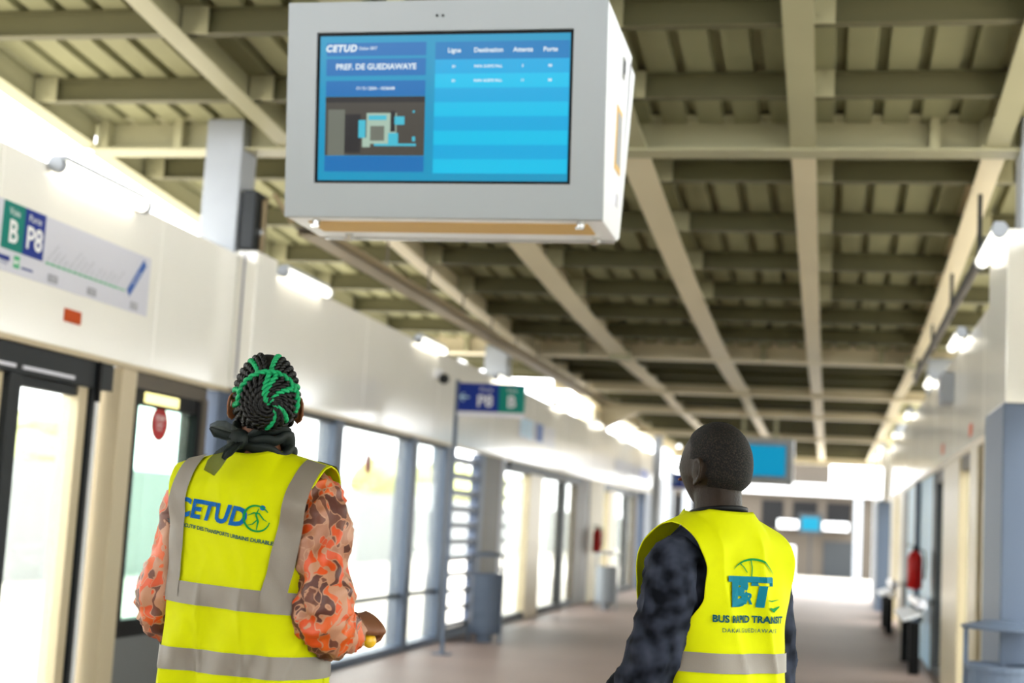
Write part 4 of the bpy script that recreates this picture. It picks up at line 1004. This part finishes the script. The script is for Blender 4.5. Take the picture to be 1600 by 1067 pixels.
for i in range(nv+1):
    th = math.pi*(.02+.96*i/nv); row = []
    for k in range(nu+1):
        a = 2*math.pi*k/nu; d = Vector((math.sin(th)*math.cos(a), math.sin(th)*math.sin(a), math.cos(th)))
        low = -.56 if d.y < -.1 else (-.56+(d.y+.1)*2.2 if d.y < .3 else .36+(d.y-.3)*.45)
        g_ = .0035*smoothstep(low-.1, low+.12, d.z)-.008*(1-smoothstep(low-.1, low+.05, d.z))
        if abs(d.x) > .7 and -.4 < d.y < .2 and d.z < .12: g_ = -.009
        row.append(fr_m(head_point(d, sx=1.04, grow=g_)))
    rows.append(row)
MB().grid(rows).build('hair', M['crop'], man, True)
b = MB(); b.loft(torso_rings([(.86, .165, .125, 0), (1.0, .158, .118, 0), (1.2, .155, .114, -.002), (1.32, .158, .108, -.005), (1.39, .14, .09, -.01), (1.44, .085, .076, -.012), (1.462, .07, .066, -.01)])); b.build('shirt', M['check'], man, True)
MB().tube([(.068*math.cos(a), -.010+.064*math.sin(a), 1.462-.012*math.sin(a)) for a in [2*math.pi*i/36 for i in range(36)]], [(.011, .004)]*36, 8, closed=True).build('collar', M['black'], man, True)
sleeve('sleeve', M['check'], man, [(-.10, -.02, 1.355), (-.146, -.034, 1.322), (-.172, -.048, 1.22), (-.208, -.045, 1.1), (-.216, -.02, 1.045), (-.205, .06, 1.01), (-.18, .14, .975)], [.054, .066, .064, .064, .062, .054, .04], .014, 15, 5)
sleeve('sleeve', M['check'], man, [(.105, -.01, 1.36), (.148, -.005, 1.322), (.172, -.0, 1.22), (.178, -.015, 1.1), (.182, .0, 1.045), (.178, .07, 1.01), (.165, .15, .975)], [.05, .062, .06, .058, .056, .05, .04], .012, 15, 8)
for s in (-1, 1):
    b = MB(); b.limb([(s*.08, 0, .9), (s*.09, .005, .75), (s*.1, .012, .46), (s*.105, -.005, .1)], [.105, .1, .08, .068], 20); b.build('trouser_leg', M['trouser'], man, True)
    b = MB(); b.limb([(s*.105, -.04, .042), (s*.112, .05, .042), (s*.122, .16, .034)], [.044, .043, .036], 14); b.box(s*.112-.045, s*.112+.045, -.085, .195, 0, .014); b.build('shoe', M['shoe'], man, True)
def fold_m(x, z, side):
    f = .010*(1-abs(math.sin(x*24+z*6+1.5*noise.noise(Vector((x*4, z*3, 5))))))**2+.009*math.sin(x*30+z*9)*smoothstep(1.4, 1.2, z)+.010*noise.noise(Vector((x*8, z*6, side*2.7+5)))+.005*noise.noise(Vector((x*18-z*8, z*14, side)))
    if side > 0: f += .03*smoothstep(1.42, 1.3, z)
    return f*smoothstep(1.45, 1.35, z)
vm = Vest(A=[(.7, .19), (1.0, .182), (1.12, .178), (1.2, .180), (1.28, .195), (1.36, .23), (1.48, .29)],
          B=[(.7, .16), (1.0, .15), (1.15, .14), (1.25, .136), (1.36, .128), (1.48, .1)],
          CY=[(.7, 0), (1.2, -.005), (1.45, -.008)],
          HW=lambda z: (interp([(1.165, .179), (1.2, .145), (1.26, .116), (1.33, .112), (1.39, .128), (1.46, .14)], z), interp([(1.165, .179), (1.2, .168), (1.26, .163), (1.34, .162), (1.39, .155), (1.46, .15)], z)),
          z_arm=1.165, z_bend=1.36, dip=.003, neck=.066, ztop=1.472, slope=.46, zhem=.74, fold=fold_m, front_hw=lambda z: (interp([(1.165, .179), (1.2, .165), (1.3, .158), (1.4, .15), (1.46, .14)], z),)*2)
vest = vm.build(man)
vm.band(1.088, 1.134, vest); vm.band(.90, .95, vest)
MS = lambda x0, z0: (lambda x, y: vm.S(x0+x, z0+y, -1, .004))
ink('lettering', [text2d('B T', .086, .006, .12, 'CENTER', .86)], MS(.004, 1.275), M['vestteal'], vest)
ink('lettering', [shift(text2d('R', .036, .0015, .1), -.002, -.013)], MS(.004, 1.275), M['vestteal'], vest)
ink('printed_bar', [rect2d(-.062, .066, .027, .041, 16, 2)], lambda x, y: vm.S(.004+x, 1.275+y, -1, .0048), M['vestteal'], vest)
ink('printed_logo', [stroke2d(arc2d(.012, .03, .062, 150, 20, 22, .052), [.001+.0045*math.sin(math.pi*i/22) for i in range(23)]), stroke2d([(.004, .082), (.008, .062), (.006, .04)], .003), stroke2d([(-.024, .07), (-.014, .062), (-.006, .05)], .0025)], MS(.004, 1.275), M['vestgreen'], vest)
ink('printed_logo', [stroke2d([(.046, -.014), (.06, -.016), (.084, -.012)], [.001, .003, .001]), stroke2d([(.052, -.032), (.066, -.038), (.086, -.028)], [.003, .010, .003])], MS(.004, 1.275), M['vestgreen'], vest)
ink('lettering', [text2d('BUS RAPID TRANSIT', .0225, .0009)], MS(.004, 1.214), M['vestdark'], vest)
ink('lettering', [text2d('DAKAR GUEDIAWAYE', .0135, .0001, 0, 'CENTER', 1.25)], MS(.004, 1.188), M['vestdark'], vest)
